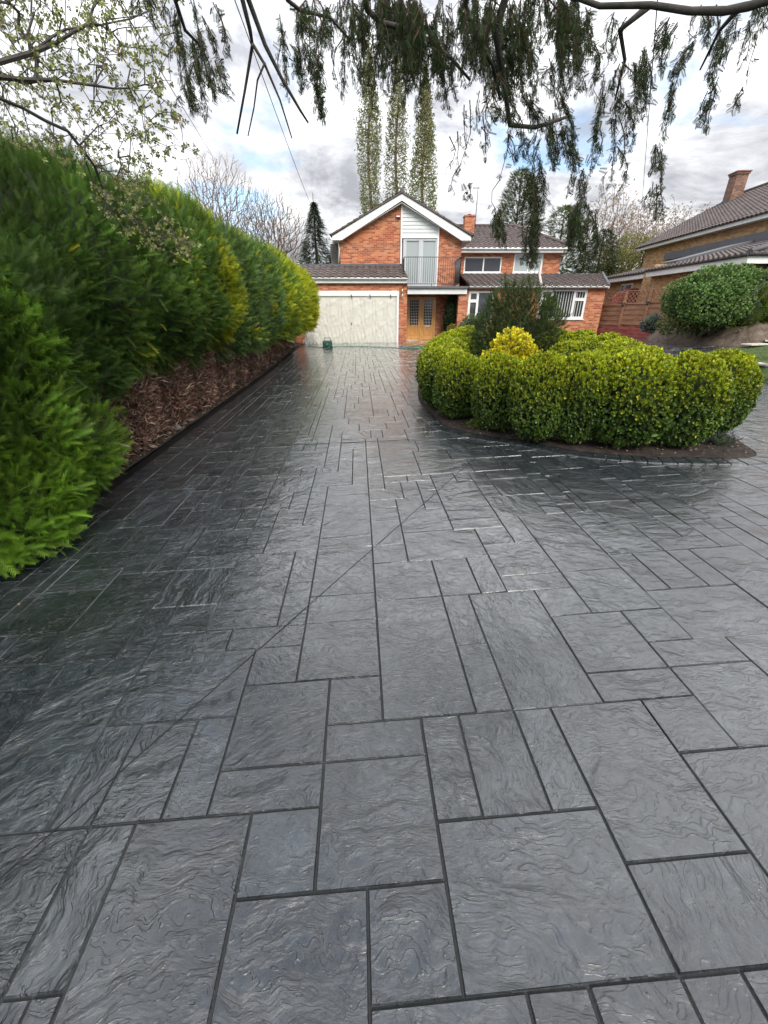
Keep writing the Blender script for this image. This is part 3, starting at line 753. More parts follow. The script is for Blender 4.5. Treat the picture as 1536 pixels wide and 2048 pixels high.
rail([(ra0, YW - .03), (ra0, yr), (ra1, yr), (ra1, YW - .03)])
for x_ in (ra0, ra1, (ra0 + ra1) / 2): rl.tube([(x_, yr, rz0 - .1), (x_, yr, rz0)], .018, 5)
rl.build('balcony_railing', M['iron'])
# front doors
b = HB(); z0 = hz(679.5, YW); z1 = ddz; m_ = hx(842, YW, 640)
for x_, w_ in ((ddx0, .07), (m_ - .04, .08), (ddx1 - .09, .09)): b.box(x_, x_ + w_, YW + .0, YW + .12, z0, z1)
b.box(ddx0 + .07, m_ - .04, YW, YW + .12, z1 - .09, z1); b.box(m_ + .04, ddx1 - .09, YW, YW + .12, z1 - .09, z1)
b.build('door_frame', M['oak'])
for a_, c_2, lb in ((ddx0 + .07, m_ - .04, 0), (m_ + .04, ddx1 - .09, 1)):
    b = HB(); wS = .1; zm = hz(650, YW); za = z1 - .13
    b.box(a_ + .005, a_ + wS, YW + .03, YW + .08, z0 + .01, z1 - .09); b.box(c_2 - wS, c_2 - .005, YW + .03, YW + .08, z0 + .01, z1 - .09)
    b.box(a_ + wS, c_2 - wS, YW + .031, YW + .079, z0 + .01, z0 + .16); b.box(a_ + wS, c_2 - wS, YW + .031, YW + .079, zm - .1, zm); b.box(a_ + wS, c_2 - wS, YW + .031, YW + .079, za, z1 - .09)
    b.box(a_ + wS, c_2 - wS, YW + .05, YW + .07, z0 + .16, zm - .1)
    mm = (a_ + c_2) / 2
    b.box(mm - .03, mm + .03, YW + .032, YW + .078, z0 + .16, zm - .1)
    for s0, s1 in ((a_ + wS + .03, mm - .06), (mm + .06, c_2 - wS - .03)): b.box(s0, s1, YW + .038, YW + .055, z0 + .2, zm - .14)
    dleaf = b.build('front_door', M['oak'], bevel=.005)
    b = HB(); b.box(a_ + wS, c_2 - wS, YW + .05, YW + .06, zm, za); b.build('pane', M['glass'], dleaf)
    b = HB()
    for k in range(1, 5): xx = a_ + wS + (c_2 - a_ - 2 * wS) * k / 5; b.box(xx - .006, xx + .006, YW + .042, YW + .0495, zm, za)
    for k in range(1, 9): zz = zm + (za - zm) * k / 9; b.box(a_ + wS, c_2 - wS, YW + .0415, YW + .0435, zz - .006, zz + .006)
    b.build('lead_came', M['white'], dleaf)
    if lb:
        b = HB(); b.box(mm - .12, mm + .12, YW + .022, YW + .03, zm - .075, zm - .03); b.box(mm - .09, mm + .09, YW + .016, YW + .022, zm - .062, zm - .043); b.build('letter_slot', M['white'], dleaf)
        b = HB(); b.tube([(a_ + .05, YW + .03, zm - .1), (a_ + .05, YW - .02, zm - .1), (a_ + .14, YW - .02, zm - .1)], .012); b.build('door_handle', M['brass'], dleaf)
b = HB(); sx0, sx1 = hx(812, YG + .9, 682), hx(868, YG + .9, 682)
b.box(sx0, sx1, YG + .9, YW - .002, -.2, hz(680.5, YG + .9), 0); b.build('door_step', M['stone'], bevel=.015)
b = HB(); b.box(ddx1 + .05, hx(910, YW), YW - .35, YW - .004, -.2, hz(682, YG + 1.1)); b.build('porch_kerb', M['stone'], bevel=.01)
b = HB(); lx, lz = at(804.5, 583, YG)
b.box(lx - .04, lx + .04, YG - .02, YG - .001, lz - .12, lz + .08); b.tube([(lx, YG - .02, lz + .02), (lx, YG - .12, lz + .04)], .012); b.tube([(lx, YG - .12, lz - .1), (lx, YG - .12, lz - .06), (lx, YG - .12, lz + .08), (lx, YG - .12, lz + .13)], [.035, .06, .06, .01], 6)
lm = b.build('wall_lamp', M['brass']); b = HB(); b.tube([(lx, YG - .12, lz - .22), (lx, YG - .12, lz - .1)], .03, 6); b.build('lamp_shade', M['white'], lm)
# --- rear block with hipped roof
bz0, bz1 = hz(497.5, YB - .4), hz(505, YB - .4)
bx1 = hx(1121, YB, 520); bx0 = ga1 + .01
W1 = (hx(928, YB, 530), hx(1003, YB, 530), hz(545.5, YB), hz(513.5, YB)); W2 = (hx(1027, YB, 530), hx(1085, YB, 530), hz(545.5, YB), hz(507.5, YB))
def wall_with(b, x0, x1, Y, z0, z1, holes, t=.28):
    xs = x0
    for (a, c, lo, hi) in sorted(holes):
        if a > xs: b.box(xs, a, Y, Y + t, z0, z1)
        if lo > z0: b.box(a, c, Y, Y + t, z0, lo)
        if hi < z1: b.box(a, c, Y, Y + t, hi, z1)
        xs = c
    b.box(xs, x1, Y, Y + t, z0, z1)
w = HB(); wall_with(w, bx0, bx1, YB, -.2, bz1 + .03, [W1, W2]); w.box(bx1 - .28, bx1, YB + .28, 36, -.2, bz1 + .03); w.build('rear_block_wall', M['red_brick'])
def window(rect, Y, lights, vents=(), fw=.07, parent=None, glass='glass', sill=True):
    x0, x1, z0, z1 = rect
    b = HB(); b.box(x0, x0 + fw, Y + .02, Y + .1, z0, z1); b.box(x1 - fw, x1, Y + .02, Y + .1, z0, z1); b.box(x0 + fw, x1 - fw, Y + .02, Y + .1, z0, z0 + fw); b.box(x0 + fw, x1 - fw, Y + .02, Y + .1, z1 - fw, z1)
    cuts = [x0 + (x1 - x0) * t for t in lights]
    for c in cuts: b.box(c - fw * .5, c + fw * .5, Y + .021, Y + .101, z0 + fw, z1 - fw)
    ed = [x0 + fw * .5] + cuts + [x1 - fw * .5]
    for i in vents:
        zt_ = z1 - (z1 - z0) * .33
        b.box(ed[i] + fw * .5, ed[i + 1] - fw * .5, Y + .015, Y + .099, zt_ - .035, zt_ + .035)
        for lo, hi in ((z0 + fw, zt_ - .035), (zt_ + .035, z1 - fw)):
            q = (ed[i] + fw * .5, ed[i + 1] - fw * .5)
            b.box(q[0], q[0] + .035, Y + .01, Y + .08, lo, hi); b.box(q[1] - .035, q[1], Y + .01, Y + .08, lo, hi); b.box(q[0] + .035, q[1] - .035, Y + .01, Y + .08, lo, lo + .03); b.box(q[0] + .035, q[1] - .035, Y + .01, Y + .08, hi - .03, hi)
    win = b.build('window', M['white'], parent)
    b = HB(); b.box(x0 + fw * .6, x1 - fw * .6, Y + .06, Y + .075, z0 + fw * .6, z1 - fw * .6); b.build('pane', M[glass], win)
    if sill: b = HB(); b.box(x0 - .04, x1 + .04, Y - .05, Y + .06, z0 - .04, z0 - .002); b.build('sill', M['white'], win)
    return win
wr = window(W1, YB, [.52])
w2 = window(W2, YB, [.52], vents=(1,), glass='glass_pale')
b = HB()
for k in range(9): b.tube([(W2[0] + .1 + k * .085, YB + .03, W2[2] + .1), (W2[0] + .1 + k * .085, YB + .03, W2[3] - .1)], .04, 6)
b.v = [(x, y + .13, z) for x, y, z in b.v]; b.build('curtain', M['curtain'], w2)
ex1 = hx(1147, YB - .4, 500)
f = HB(); f.box(bx0 - .0, ex1, YB - .42, YB - .38, bz1, bz0 - .03); f.box(bx0, ex1 - .04, YB - .38, YB - .001, bz1, bz1 + .02); f.box(ex1 - .04, ex1, YB - .38, 36, bz1, bz0 - .03); f.build('rear_block_fascia', M['white2'])
f = HB(); f.tube([(bx0, YB - .48, bz0 + .0), (ex1 + .05, YB - .48, bz0 - .0)], .055, 8); f.build('rear_block_gutter', M['white'])
YR = 31.6; zr = hz(452, YR); rx0, rx1 = hx(900, YR, 452), hx(1031, YR, 452)
htiles('rear_block_roof', (bx0 - .3, YB - .46, bz0 + .02), (ex1 + .05, YB - .46, bz0 + .02), (bx0 - .3, YR, zr), (rx1, YR, zr))
htiles('rear_block_roof', (ex1 + .05, YB - .46, bz0 + .02), (ex1 + .05, 36.5, bz0 + .02), (rx1, YR, zr), (rx1, YR + 1.2, zr))
f = HB(); f.tube([(bx0 - .3, YR, zr + .02), (rx1, YR, zr + .02), (ex1 + .03, YB - .44, bz0 + .08)], .09, 8); f.build('hip_and_ridge_tiles', M['tile'])
YC = 30.2; c0, c1 = hx(930, YC, 440), hx(950, YC, 440)
b = HB(); b.box(c0, c1, YC, YC + .6, 4.5, hz(433, YC)); b.box(c0 - .04, c1 + .04, YC - .04, YC + .64, hz(433, YC), hz(429.5, YC)); b.build('chimney', M['red_brick'])
b = HB(); cm = (c0 + c1) / 2; b.tube([(cm, YC + .3, hz(429.5, YC)), (cm, YC + .3, hz(426, YC))], [.13, .1], 8); b.build('chimney_pot', M['red_brick2'])
b = HB(); mx = c1 + .03; mt = hz(374, YC); b.tube([(mx, YC, hz(455, YC)), (mx, YC, mt)], .022, 6)
b.tube([(mx - .3, YC, mt + -.05), (mx + .12, YC, mt - .05)], .012, 5)
for k in range(6): b.tube([(mx - .28 + k * .07, YC, mt - .12), (mx - .28 + k * .07, YC, mt + .02)], .007, 4)
b.build('aerial', M['iron'])
# --- single storey wing
wx0, wx1 = pl1 + .001, hx(1190, YG, 672)
wx1 = hx(1207, YG, 600)
wz1 = hz(577, YG)
WA = (hx(936, YG, 610), hx(986, YG, 610), hz(641, YG), hz(582, YG)); WB_ = (hx(1078, YG, 610), hx(1171, YG, 610), hz(638, YG), hz(579, YG))
w = HB(); wall_with(w, wx0, wx1, YG, -.3, wz1, [WA, WB_]); w.box(wx1 - .28, wx1, YG + .28, YB, -.3, wz1); w.build('wing_wall', M['red_brick'])
window(WA, YG, [.38], vents=(0,))
wb = window(WB_, YG, [.27, .73], vents=(0, 2), fw=.075)
b = HB(); x = WB_[0] + .12
while x < WB_[1] - .12:
    b.hexa([(x, YG + .11, WB_[2] + .1), (x + .07, YG + .15, WB_[2] + .1), (x, YG + .118, WB_[2] + .1), (x + .07, YG + .158, WB_[2] + .1),
            (x, YG + .11, WB_[3] - .1), (x + .07, YG + .15, WB_[3] - .1), (x, YG + .118, WB_[3] - .1), (x + .07, YG + .158, WB_[3] - .1)]); x += .125
b.v = [(x, y - .075, z) for x, y, z in b.v]
b.build('vertical_blind', M['curtain'], wb)
f = HB(); f.box(wx0, hx(1216, YG, 574), YG - .16, YG - .12, wz1 + .0, hz(572.5, YG)); f.box(wx0, wx1, YG - .12, YG - .001, wz1 + .0, wz1 + .02); f.build('wing_fascia', M['white2'])
f = HB(); f.tube([(wx0, YG - .21, hz(573.5, YG)), (hx(1217, YG - .2, 574), YG - .21, hz(573.5, YG))], .055, 8); f.build('wing_gutter', M['white'])
ze = hz(571, YG - .25); YT = 25.6; zt2 = hz(547, YT)
htiles('wing_roof', (wx0 + .0, YG - .22, ze), (hx(1218, YG - .22, 571), YG - .22, ze), (wx0, YT, zt2), (hx(1205, YT, 547) + .0, YT, zt2))
f = HB(); f.box(wx0, hx(1202, YT, 547), YT, YB - .001, zt2 - .12, zt2 - .03)
p = [(hx(1218, YG - .22, 571), YG - .22, ze), (hx(1205, YT, 547), YT, zt2)]; f.tube([(p[0][0], p[0][1], p[0][2] + .02), (p[1][0], p[1][1], p[1][2] + .02)], .07, 6)
f.build('wing_roof_edge', M['lead'])
f = HB(); xa = hx(1081, YG - .2, 571); xb = hx(1078, YT, 547); f.tube([(xa, YG - .24, ze + .06), (xb, YT, zt2 + .06)], .07, 6); f.build('wing_roof_verge', M['stone'])

# plastic sheet taped over the garage door
nx, nz = 150, 90
sx = np.linspace(px0 - .02, px1 + .0, nx); szz = np.linspace(0, 1, nz)
tapes = [(.0, 1.02), (.24, 1.0), (.46, 1.0), (.66, 1.0), (.95, 1.0)]
V = []
W_ = px1 - px0; Hh = (ztop + .0) - (zb + .05)
tx = [hx(x, YG, 600) for x in (622, 704, 741, 782)]
for j in range(nz):
    for i in range(nx):
        x = sx[i]; v = szz[j]; z = zb + .04 + Hh * v
        d = 0
        for q in tx:                                   # folds fan out from each tape
            ang = math.atan2(x - q, (ztop - z) + .05); rr = math.hypot(x - q, ztop - z)
            d += .006 * max(0, math.sin(ang * 15 + q * 7)) ** 3 * min(1, rr * 1.2) * math.exp(-rr * .45)
        # hanging swags between the tapes
        for a_, b_ in zip(tx[:-1], tx[1:]):
            u = (x - a_) / (b_ - a_)
            if 0 <= u <= 1: sag = 4 * u * (1 - u); d += .006 * max(0, math.sin((ztop - z) * 13 - sag * 9)) ** 4 * sag
        swoop = max(0, math.sin(((x - px0) * .9 + (ztop - z) * 1.6) * 5)) ** 6 * .006
        d += swoop * (1 if z > zb + .3 else .3) + .006 * math.sin(x * 31 + z * 9) * (1 - v)
        V.append((x - OX, YG + .02 - d * 1.7 - .02 * (1 - v) - OY, z))
F = [(j * nx + i, j * nx + i + 1, (j + 1) * nx + i + 1, (j + 1) * nx + i) for j in range(nz - 1) for i in range(nx - 1)]
def film(t, b):
    out = t.nodes['Material Output']; tr = N(t, 'ShaderNodeBsdfTransparent'); mx = N(t, 'ShaderNodeMixShader')
    lw = N(t, 'ShaderNodeLayerWeight', inp={0: .35}); t.links.new(mth(t, 'ADD', mth(t, 'MULTIPLY', lw.outputs['Facing'], 1.1), .24, clamp=True), mx.inputs[0])
    t.links.new(tr.outputs[0], mx.inputs[1]); t.links.new(b.outputs[0], mx.inputs[2]); t.links.new(mx.outputs[0], out.inputs[0])
M['film'] = mat('polythene_film', (.80, .79, .72), .3, spec=.5, build=film)
sh_ = big('plastic_sheet', np.array(V) + np.array([OX, OY, 0]), np.array(F), M['film'], smooth=True)
tag(sh_, 'thin creased polythene sheet taped over the cream garage door', 'plastic sheet')
for q in tx[1:]:
    b = MB(); b.hexa([(q - .02, YG - .036, ztop - .1), (q + .02, YG - .036, ztop - .1), (q - .02, YG - .03, ztop - .1), (q + .02, YG - .03, ztop - .1), (q - .0 - .05, YG - .036, ztop + .06), (q - .01, YG - .036, ztop + .06), (q - .05, YG - .03, ztop + .06), (q - .01, YG - .03, ztop + .06)])
    b.build('tape', M['iron'], sh_)

# ================================================================== THE NEIGHBOURING HOUSE (buff brick)
NX, NY, NR = 12.2, 15.7, -math.atan(.088)
NH = empty('neighbouring_house', (NX, NY, 0), NR, label='buff brick neighbouring house with lean-to roof and tall chimney on the right', cat='house')
def nb(b, name, m, parent=None, bevel=0.0): return b.build(name, m, parent or NH, bevel)
zl = 3.05; 
b = MB(); b.box(.0, .28, .3, 6.9, -.2, zl); b.box(.28, 5.0, .3, .55, -.2, zl); b.box(-.02, .5, 6.9, 7.8, -.2, zl + .35); b.box(.35, .6, 7.8, 13.2, -.2, zl - .02); nb(b, 'lean_to_wall', M['yellow_brick'])
b = MB(); b.box(-.32, -.28, 0.0, 6.9, zl - .18, zl + .06); b.box(-.28, .0, 0.0, 6.9, zl - .18, zl - .16); b.box(-.28, 9, -.0, .04, zl - .18, zl + .06); b.box(.02, .06, 7.8, 13.4, zl - .18, zl + .06); b.box(.02, .35, 7.801, 13.4, zl - .18, zl - .16); nb(b, 'lean_to_fascia', M['white'])
b = MB(); b.tube([(-.37, -.05, zl + .08), (-.37, 6.9, zl + .08)], .055, 6); b.tube([(-.37, -.05, zl + .08), (9, -.05, zl + .08)], .055, 6); b.tube([(-.02, 7.8, zl + .08), (-.02, 13.4, zl + .08)], .05, 6)
b.tube([(-.3, .12, zl + .05), (-.1, .16, zl - .3), (.0, .2, zl - .3), (-.03, .2, 1)], .035, 6); nb(b, 'lean_to_gutter', M['iron'])
tiles('lean_to_roof', M['tile'], NH, (-.36, 6.9, zl + .1), (-.36, -.02, zl + .1), (4.7, 6.9, 4.35), (4.7, 3.0, 4.35))
tiles('lean_to_roof', M['tile'], NH, (-.36, -.04, zl + .1), (10, -.04, zl + .1), (4.7, 3.0, 4.35), (7, 3.0, 4.35))
tiles('lean_to_roof', M['tile'], NH, (-.0, 13.5, zl + .1), (-.0, 7.6, zl + .1), (4.7, 13.5, 4.2), (4.7, 7.6, 4.2))
b = MB(); b.hexa([(.6, 6.2, 3.4), (4.89, 6.2, 4.45), (.6, 7.9, 3.4), (4.89, 7.9, 4.45), (.6, 6.2, 3.5), (4.89, 6.2, 4.56), (.6, 7.9, 3.5), (4.89, 7.9, 4.56)]); b.box(3.6, 4.88, 3.4, 14, 4.12, 4.5)
b.tube([(4.7, 3.0, 4.4), (-.36, -.04, zl + .16)], .09, 6); nb(b, 'lead_valley', M['lead'])
b = MB(); ze_ = 5.3; b.box(4.9, 5.2, 7.4, 19.8, 2.5, ze_); b.prism([(5.2, 2.5), (15, 2.5), (15, ze_), (10, ze_ + 2.65), (5.2, ze_ + .1)], 7.4, 7.7); b.box(5.2, 15, 19.5, 19.8, 2.5, ze_); nb(b, 'upper_wall', M['yellow_brick'])
b = MB(); b.box(4.5, 4.54, 6.95, 20.2, ze_ - .08, ze_ + .14); b.box(4.54, 4.9, 6.95, 20.2, ze_ - .08, ze_ - .06)
b.prism([(4.5, ze_ - .08), (4.9, ze_ - .08), (10, ze_ + 2.62), (10, ze_ + 2.86), (4.5, ze_ + .14)], 6.91, 6.949); nb(b, 'upper_fascia', M['white'])
b = MB(); b.tube([(4.44, 6.95, ze_ + .14), (4.44, 20.3, ze_ + .14)], .055, 6); b.tube([(4.5, 19.9, ze_ + .1), (4.7, 19.7, ze_ - .2), (4.84, 19.7, ze_ - .3), (4.84, 19.7, 4.2)], .035, 6); nb(b, 'upper_gutter', M['iron'])
tiles('upper_roof', M['tile'], NH, (4.42, 20.3, ze_ + .15), (4.42, 6.9, ze_ + .15), (10, 20.3, 8.35), (10, 6.9, 8.35))
tiles('upper_roof', M['tile'], NH, (15.5, 6.9, ze_ + .15), (15.5, 20.3, ze_ + .15), (10, 6.9, 8.35), (10, 20.3, 8.35))
b = MB(); b.tube([(10, 6.9, 8.4), (10, 20.3, 8.4)], .1, 8); nb(b, 'ridge_tiles', M['tile'])
NXc = None
b = MB(); b.box(8.8, 9.5, 18.3, 19.1, 6.5, 9.2); b.box(8.75, 9.55, 18.25, 19.15, 9.2, 9.3); b.box(8.71, 9.59, 18.21, 19.19, 9.3, 9.37); ch = nb(b, 'chimney', M['brown_brick'])
b = MB(); b.box(8.76, 9.54, 18.26, 19.14, 7.5, 7.9); nb(b, 'chimney_flashing', M['lead'], ch)
b = MB(); b.box(.30, .349, 9.6, 11.0, 2.15, 2.75); nw = nb(b, 'window', M['white']); b = MB(); b.box(.285, .299, 9.68, 10.92, 2.23, 2.67); nb(b, 'pane', M['glass'], nw)

# ================================================================== FENCE, RED WALL, MOUND, LAWN
fl = at(1196, 650, 22.6); frp = at(1400, 650, 18.3)
FA, FB = Vector((fl[0], 22.6, .74)), Vector((frp[0], 18.3, .95))
fd = (FB - FA); fl_len = Vector((fd.x, fd.y, 0)).length; fang = math.atan2(fd.y, fd.x)
FE = empty('garden_fence', FA, fang, label='brown horizontal board fence with lattice top standing on the red brick wall', cat='fence')
rise = (FB.z - FA.z) / fl_len
npan = 4; pw = fl_len / npan
for k in range(npan + 1):
    b = MB(); b.box(k * pw - .05, k * pw + .05, -.07, .05, -.0 + rise * k * pw - .02, 1.47 + rise * k * pw); b.build('post', M['fence'], FE)
for k in range(npan):
    b = MB(); xa, xb = k * pw + .05, (k + 1) * pw - .05
    for i in range(8):
        za = rise * (k + .5) * pw + .04 + i * .105
        b.box(xa, xb, -.02 + (i % 2) * .018, .0 + (i % 2) * .018, za, za + .115)
    b.box(xa, xb, -.04, .03, rise * (k + .5) * pw + .89, rise * (k + .5) * pw + .95)
    b.build('board_panel', M['fence'], FE)
    b = MB(); z0_, z1_ = rise * (k + .5) * pw + .95, rise * (k + .5) * pw + 1.42
    b.box(xa, xb, -.03, .02, z1_, z1_ + .04); hgt = z1_ - z0_
    for s_ in (1, -1):
        x = xa - hgt
        while x < xb:
            p0, p1 = [x, z0_], [x + hgt, z1_]
            if p0[0] < xa: p0 = [xa, z0_ + (xa - x)]
            if p1[0] > xb: p1 = [xb, z0_ + (xb - x)]
            if s_ < 0: p0[0], p1[0] = xa + xb - p0[0], xa + xb - p1[0]
            yy = -.012 if s_ > 0 else .002
            b.hexa([(p0[0] - .02, yy, p0[1]), (p0[0] + .02, yy, p0[1]), (p0[0] - .02, yy + .008, p0[1]), (p0[0] + .02, yy + .008, p0[1]),
                    (p1[0] - .02, yy, p1[1]), (p1[0] + .02, yy, p1[1]), (p1[0] - .02, yy + .008, p1[1]), (p1[0] + .02, yy + .008, p1[1])])
            x += .19
    b.build('lattice_panel', M['fence'], FE)
for k in range(1, 4):
    b = MB(); zz = rise * k * pw + .9
    b.tube([(k * pw, -.09, zz - .07), (k * pw, -.1, zz + .05)], [.03, .075], 8); b.tube([(k * pw, -.1, zz + .05), (k * pw, -.1, zz + .09)], [.09, .01], 8)
    tag(b.build('fence_lamp', M['iron']), ['', 'small dark lamp on the fence post nearest the red brick house', 'small dark lamp on the middle fence post', 'small dark lamp on the fence post nearest the green bush'][k], 'lamp', 'small lamps fixed to the fence posts')
for o in [o for o in bpy.data.objects if o.name.startswith('fence_lamp')]:
    o.location = FA; o.rotation_euler = (0, 0, fang)
RW = MB(); ll = fl_len * .78
RW.hexa([(-.1, -.2, -1.0), (ll, -.2, -1.0), (-.1, .1, -1.0), (ll, .1, -1.0), (-.1, -.2, -.03), (ll, -.2, rise * ll - .03), (-.1, .1, -.03), (ll, .1, rise * ll - .03)])
rw = RW.build('garden_wall', M['red_brick2']); rw.location = FA; rw.rotation_euler = (0, 0, fang)
tag(rw, 'low dark red brick retaining wall beneath the board fence', 'wall')
RS = MB(); x0_, x1_ = at(1235, 580, 24.5)[0], at(1295, 580, 24.5)[0]
RS.prism([(x0_ - .2, 1.0), (x1_ + .4, 1.0), (x1_ + .4, hz(577, 24.5)), (x0_ + .6, hz(577, 24.5)), (x0_ - .2, hz(592, 24.5))], 24.5, 24.6)
tag(RS.build('red_board', M['red_brick2']), 'dark red panel leaning behind the fence lattice', 'panel')

def poly_land(name, outline, m, zf, kind='structure', n=3, rings=(1, .93, .7, .4, .15), **kw):
    P_ = catmull(outline, n); cx_ = sum(p[0] for p in P_) / len(P_); cy_ = sum(p[1] for p in P_) / len(P_)
    V = []; F = []; nb_ = len(P_)
    for r in rings:
        for x, y in P_:
            X, Y = cx_ + (x - cx_) * r, cy_ + (y - cy_) * r; V.append((X, Y, zf(X, Y, r)))
    for k in range(len(rings) - 1):
        for i in range(nb_): F.append((k * nb_ + i, k * nb_ + (i + 1) % nb_, (k + 1) * nb_ + (i + 1) % nb_, (k + 1) * nb_ + i))
    V.append((cx_, cy_, zf(cx_, cy_, 0))); c = len(V) - 1
    F += [((len(rings) - 1) * nb_ + i, (len(rings) - 1) * nb_ + (i + 1) % nb_, c) for i in range(nb_)]
    me = bpy.data.meshes.new(name); me.from_pydata(V, [], F); me.materials.append(m); me.polygons.foreach_set('use_smooth', [True] * len(F)); me.update()
    return tag(link_mesh(name, me), kind=kind, **kw)
lawn_e = [hit(1560, 770), hit(1500, 748), hit(1442, 735), hit(1412, 722), hit(1402, 712), hit(1425, 705), hit(1470, 699), hit(1536, 694)]
lawn = lawn_e + [(14, 14), (30, 15), (34, 5), (20, 3), (11, 5.2)]
poly_land('lawn', lawn, M['turf'], lambda x, y, r: gz(min(x, 14), y) + (.012 if r == 1 else .035) + .10 * sm((x - 9) / 5) + .012 * math.sin(4 * x) * math.sin(5 * y), n=4)
mound = [hit(1292, 676), hit(1310, 684), hit(1360, 688), hit(1420, 691), hit(1478, 693), hit(1536, 694), (14.5, 13.5), (22, 14), (30, 20), (22, 26), (14, 20.5), (12.3, 20.2)]
def mz(x, y, r):
    base = gz(min(x, 14), y)
    return base + (-.05 if r == 1 else (.30 + .10 * math.sin(2.3 * x + 1) * math.sin(1.9 * y) + .05 * math.sin(7 * x) * math.cos(6 * y)) if r > .9 else .62 + .1 * math.sin(1.3 * x) * math.sin(1.9 * y))
poly_land('earth_mound', mound, M['mound'], mz, n=6, rings=(1, .955, .9, .7, .4, .15), label='bank of bare dug earth beside the drive below the fence')
#PART4

# ================================================================== FOLIAGE TOOLS
def unit(v): return v / (np.linalg.norm(v, axis=-1, keepdims=True) + 1e-9)
def rdir(n): return unit(rng.normal(0, 1, (n, 3)))
def t_frond(nl=10, w=.33, lw=.03, droop=.14):
    """flat conifer spray: leaflets as slim triangles both sides of an arching stem; length 1 along y"""
    V = []; F = []; T = []
    for i in range(nl):
        s = .08 + .86 * i / (nl - 1)
        ll = w * (1 - .62 * s) * (1.0 if i % 2 else .82) + .05
        for sg in (-1, 1):
            z = -droop * s * s
            p0 = (0, s - lw, z); p1 = (0, s + lw, z); p2 = (sg * ll * .72, s + ll * .8, z - droop * .5 * ll + .03 * sg)
            k = len(V); V += [p0, p1, p2]; F.append((k, k + 1, k + 2)); T += [.1 + .3 * s, .1 + .3 * s, .4 + .6 * s]
    k = len(V); V += [(-.012, 0, 0), (.012, 0, 0), (0, 1.08, -droop * 1.1)]; F.append((k, k + 1, k + 2)); T += [0, 0, 1]
    return np.array(V, float), np.array(F), np.array(T, float)
def t_leafcluster(n=6, ln=.5, w=.22, open_=.8):
    """twig tip with oval leaves standing round it; quads"""
    V = []; F = []; T = []
    for i in range(n):
        a = 2.4 * i + .3; s = .15 + .75 * i / n; r = open_ * (1 - .5 * s)
        d = np.array([math.cos(a) * r, .55 + .4 * s, math.sin(a) * r]); d /= np.linalg.norm(d)
        sd = np.cross(d, [math.sin(a * 1.7), .4, math.cos(a * 1.7)]); sd /= np.linalg.norm(sd)
        b = np.array([0, s * .6, 0]); k = len(V)
        V += [b, b + d * ln * .5 + sd * w, b + d * ln, b + d * ln * .5 - sd * w]; F.append((k, k + 1, k + 2, k + 3)); T += [.1 + .3 * s, .4 + .4 * s, .6 + .4 * s, .4 + .4 * s]
    return np.array(V, float), np.array(F), np.array(T, float)
def t_sprig(n=8, ln=.46, w=.085):
    """hanging yew sprig: narrow needles in two ranks along y"""
    V = []; F = []; T = []
    for i in range(n):
        s = i / n
        for sg in (-1, 1):
            k = len(V); l = ln * (1 - .5 * s)
            V += [(0, s, 0), (sg * l * .45, s + w * 1.5 + l * .12, .02), (sg * l, s + l * .42, -.06 * sg)]; F.append((k, k + 1, k + 2)); T += [.3, .5, .9]
    return np.array(V, float), np.array(F), np.array(T, float)
def t_blade():
    return np.array([(-.06, 0, 0), (.06, 0, 0), (.02, 1, .25)], float), np.array([(0, 1, 2)]), np.array([0, 0, 1.])
def scatter(T, pos, d, scale, c0, c1=None, roll=None, up=None):
    """copies of template T with its y axis along d; returns V, F, col"""
    V, F, tp = T; n = len(pos); d = unit(d)
    r = rdir(n) if up is None else unit(up + .35 * rdir(n))
    x = unit(np.cross(d, r)); z = np.cross(x, d)
    S = np.asarray(scale).reshape(-1, 1, 1) if hasattr(scale, '__len__') else scale
    W = (V[None, :, 0:1] * x[:, None] + V[None, :, 1:2] * d[:, None] + V[None, :, 2:3] * z[:, None]) * S + pos[:, None]
    FF = F[None] + (np.arange(n) * len(V))[:, None, None]
    c1 = c0 if c1 is None else c1
    C = c0[:, None] * (1 - tp[None, :, None]) + c1[:, None] * tp[None, :, None]
    return W.reshape(-1, 3), FF.reshape(-1, F.shape[1]), C.reshape(-1, 3)
def join(parts):
    V, F, C = [], [], []; o = 0
    for v, f, c in parts: V.append(v); F.append(f + o); C.append(c); o += len(v)
    return np.concatenate(V), np.concatenate(F), np.concatenate(C)
def pal(n, cols, var=.18):
    cols = np.array(cols); c = cols[rng.integers(0, len(cols), n)]
    return np.clip(c * np.exp(rng.normal(0, var, (n, 1))) * (1 + rng.normal(0, .05, (n, 3))), 0, 1)
def vnoise(p, f=1.0, seed=0):
    """cheap smooth pseudo noise on points"""
    r = np.random.default_rng(seed); out = 0
    for k in range(5):
        w = r.normal(0, 1, 3) * f * (1 + .6 * k); out = out + np.sin(p @ w + r.uniform(0, 6)) / (1 + .4 * k)
    return out / 2.4
def squad(n, ctr, rad, e=3.0, keep=None, lump=.06, lf=2.0, seed=0, zmin=None):
    """points and outward normals on a lumpy superquadric"""
    d = rdir(n * 2); s = (np.abs(d) ** e).sum(1) ** (-1 / e)
    q = d * s[:, None]; nr = unit(np.sign(q) * np.abs(q) ** (e - 1) / np.array(rad))
    p = q * np.array(rad); p = p + nr * (lump * vnoise(p + np.array(ctr), lf, seed))[:, None] + np.array(ctr)
    m = np.ones(len(p), bool)
    if keep is not None: m &= keep(p, nr)
    if zmin is not None: m &= p[:, 2] > zmin
    return p[m][:n], nr[m][:n]
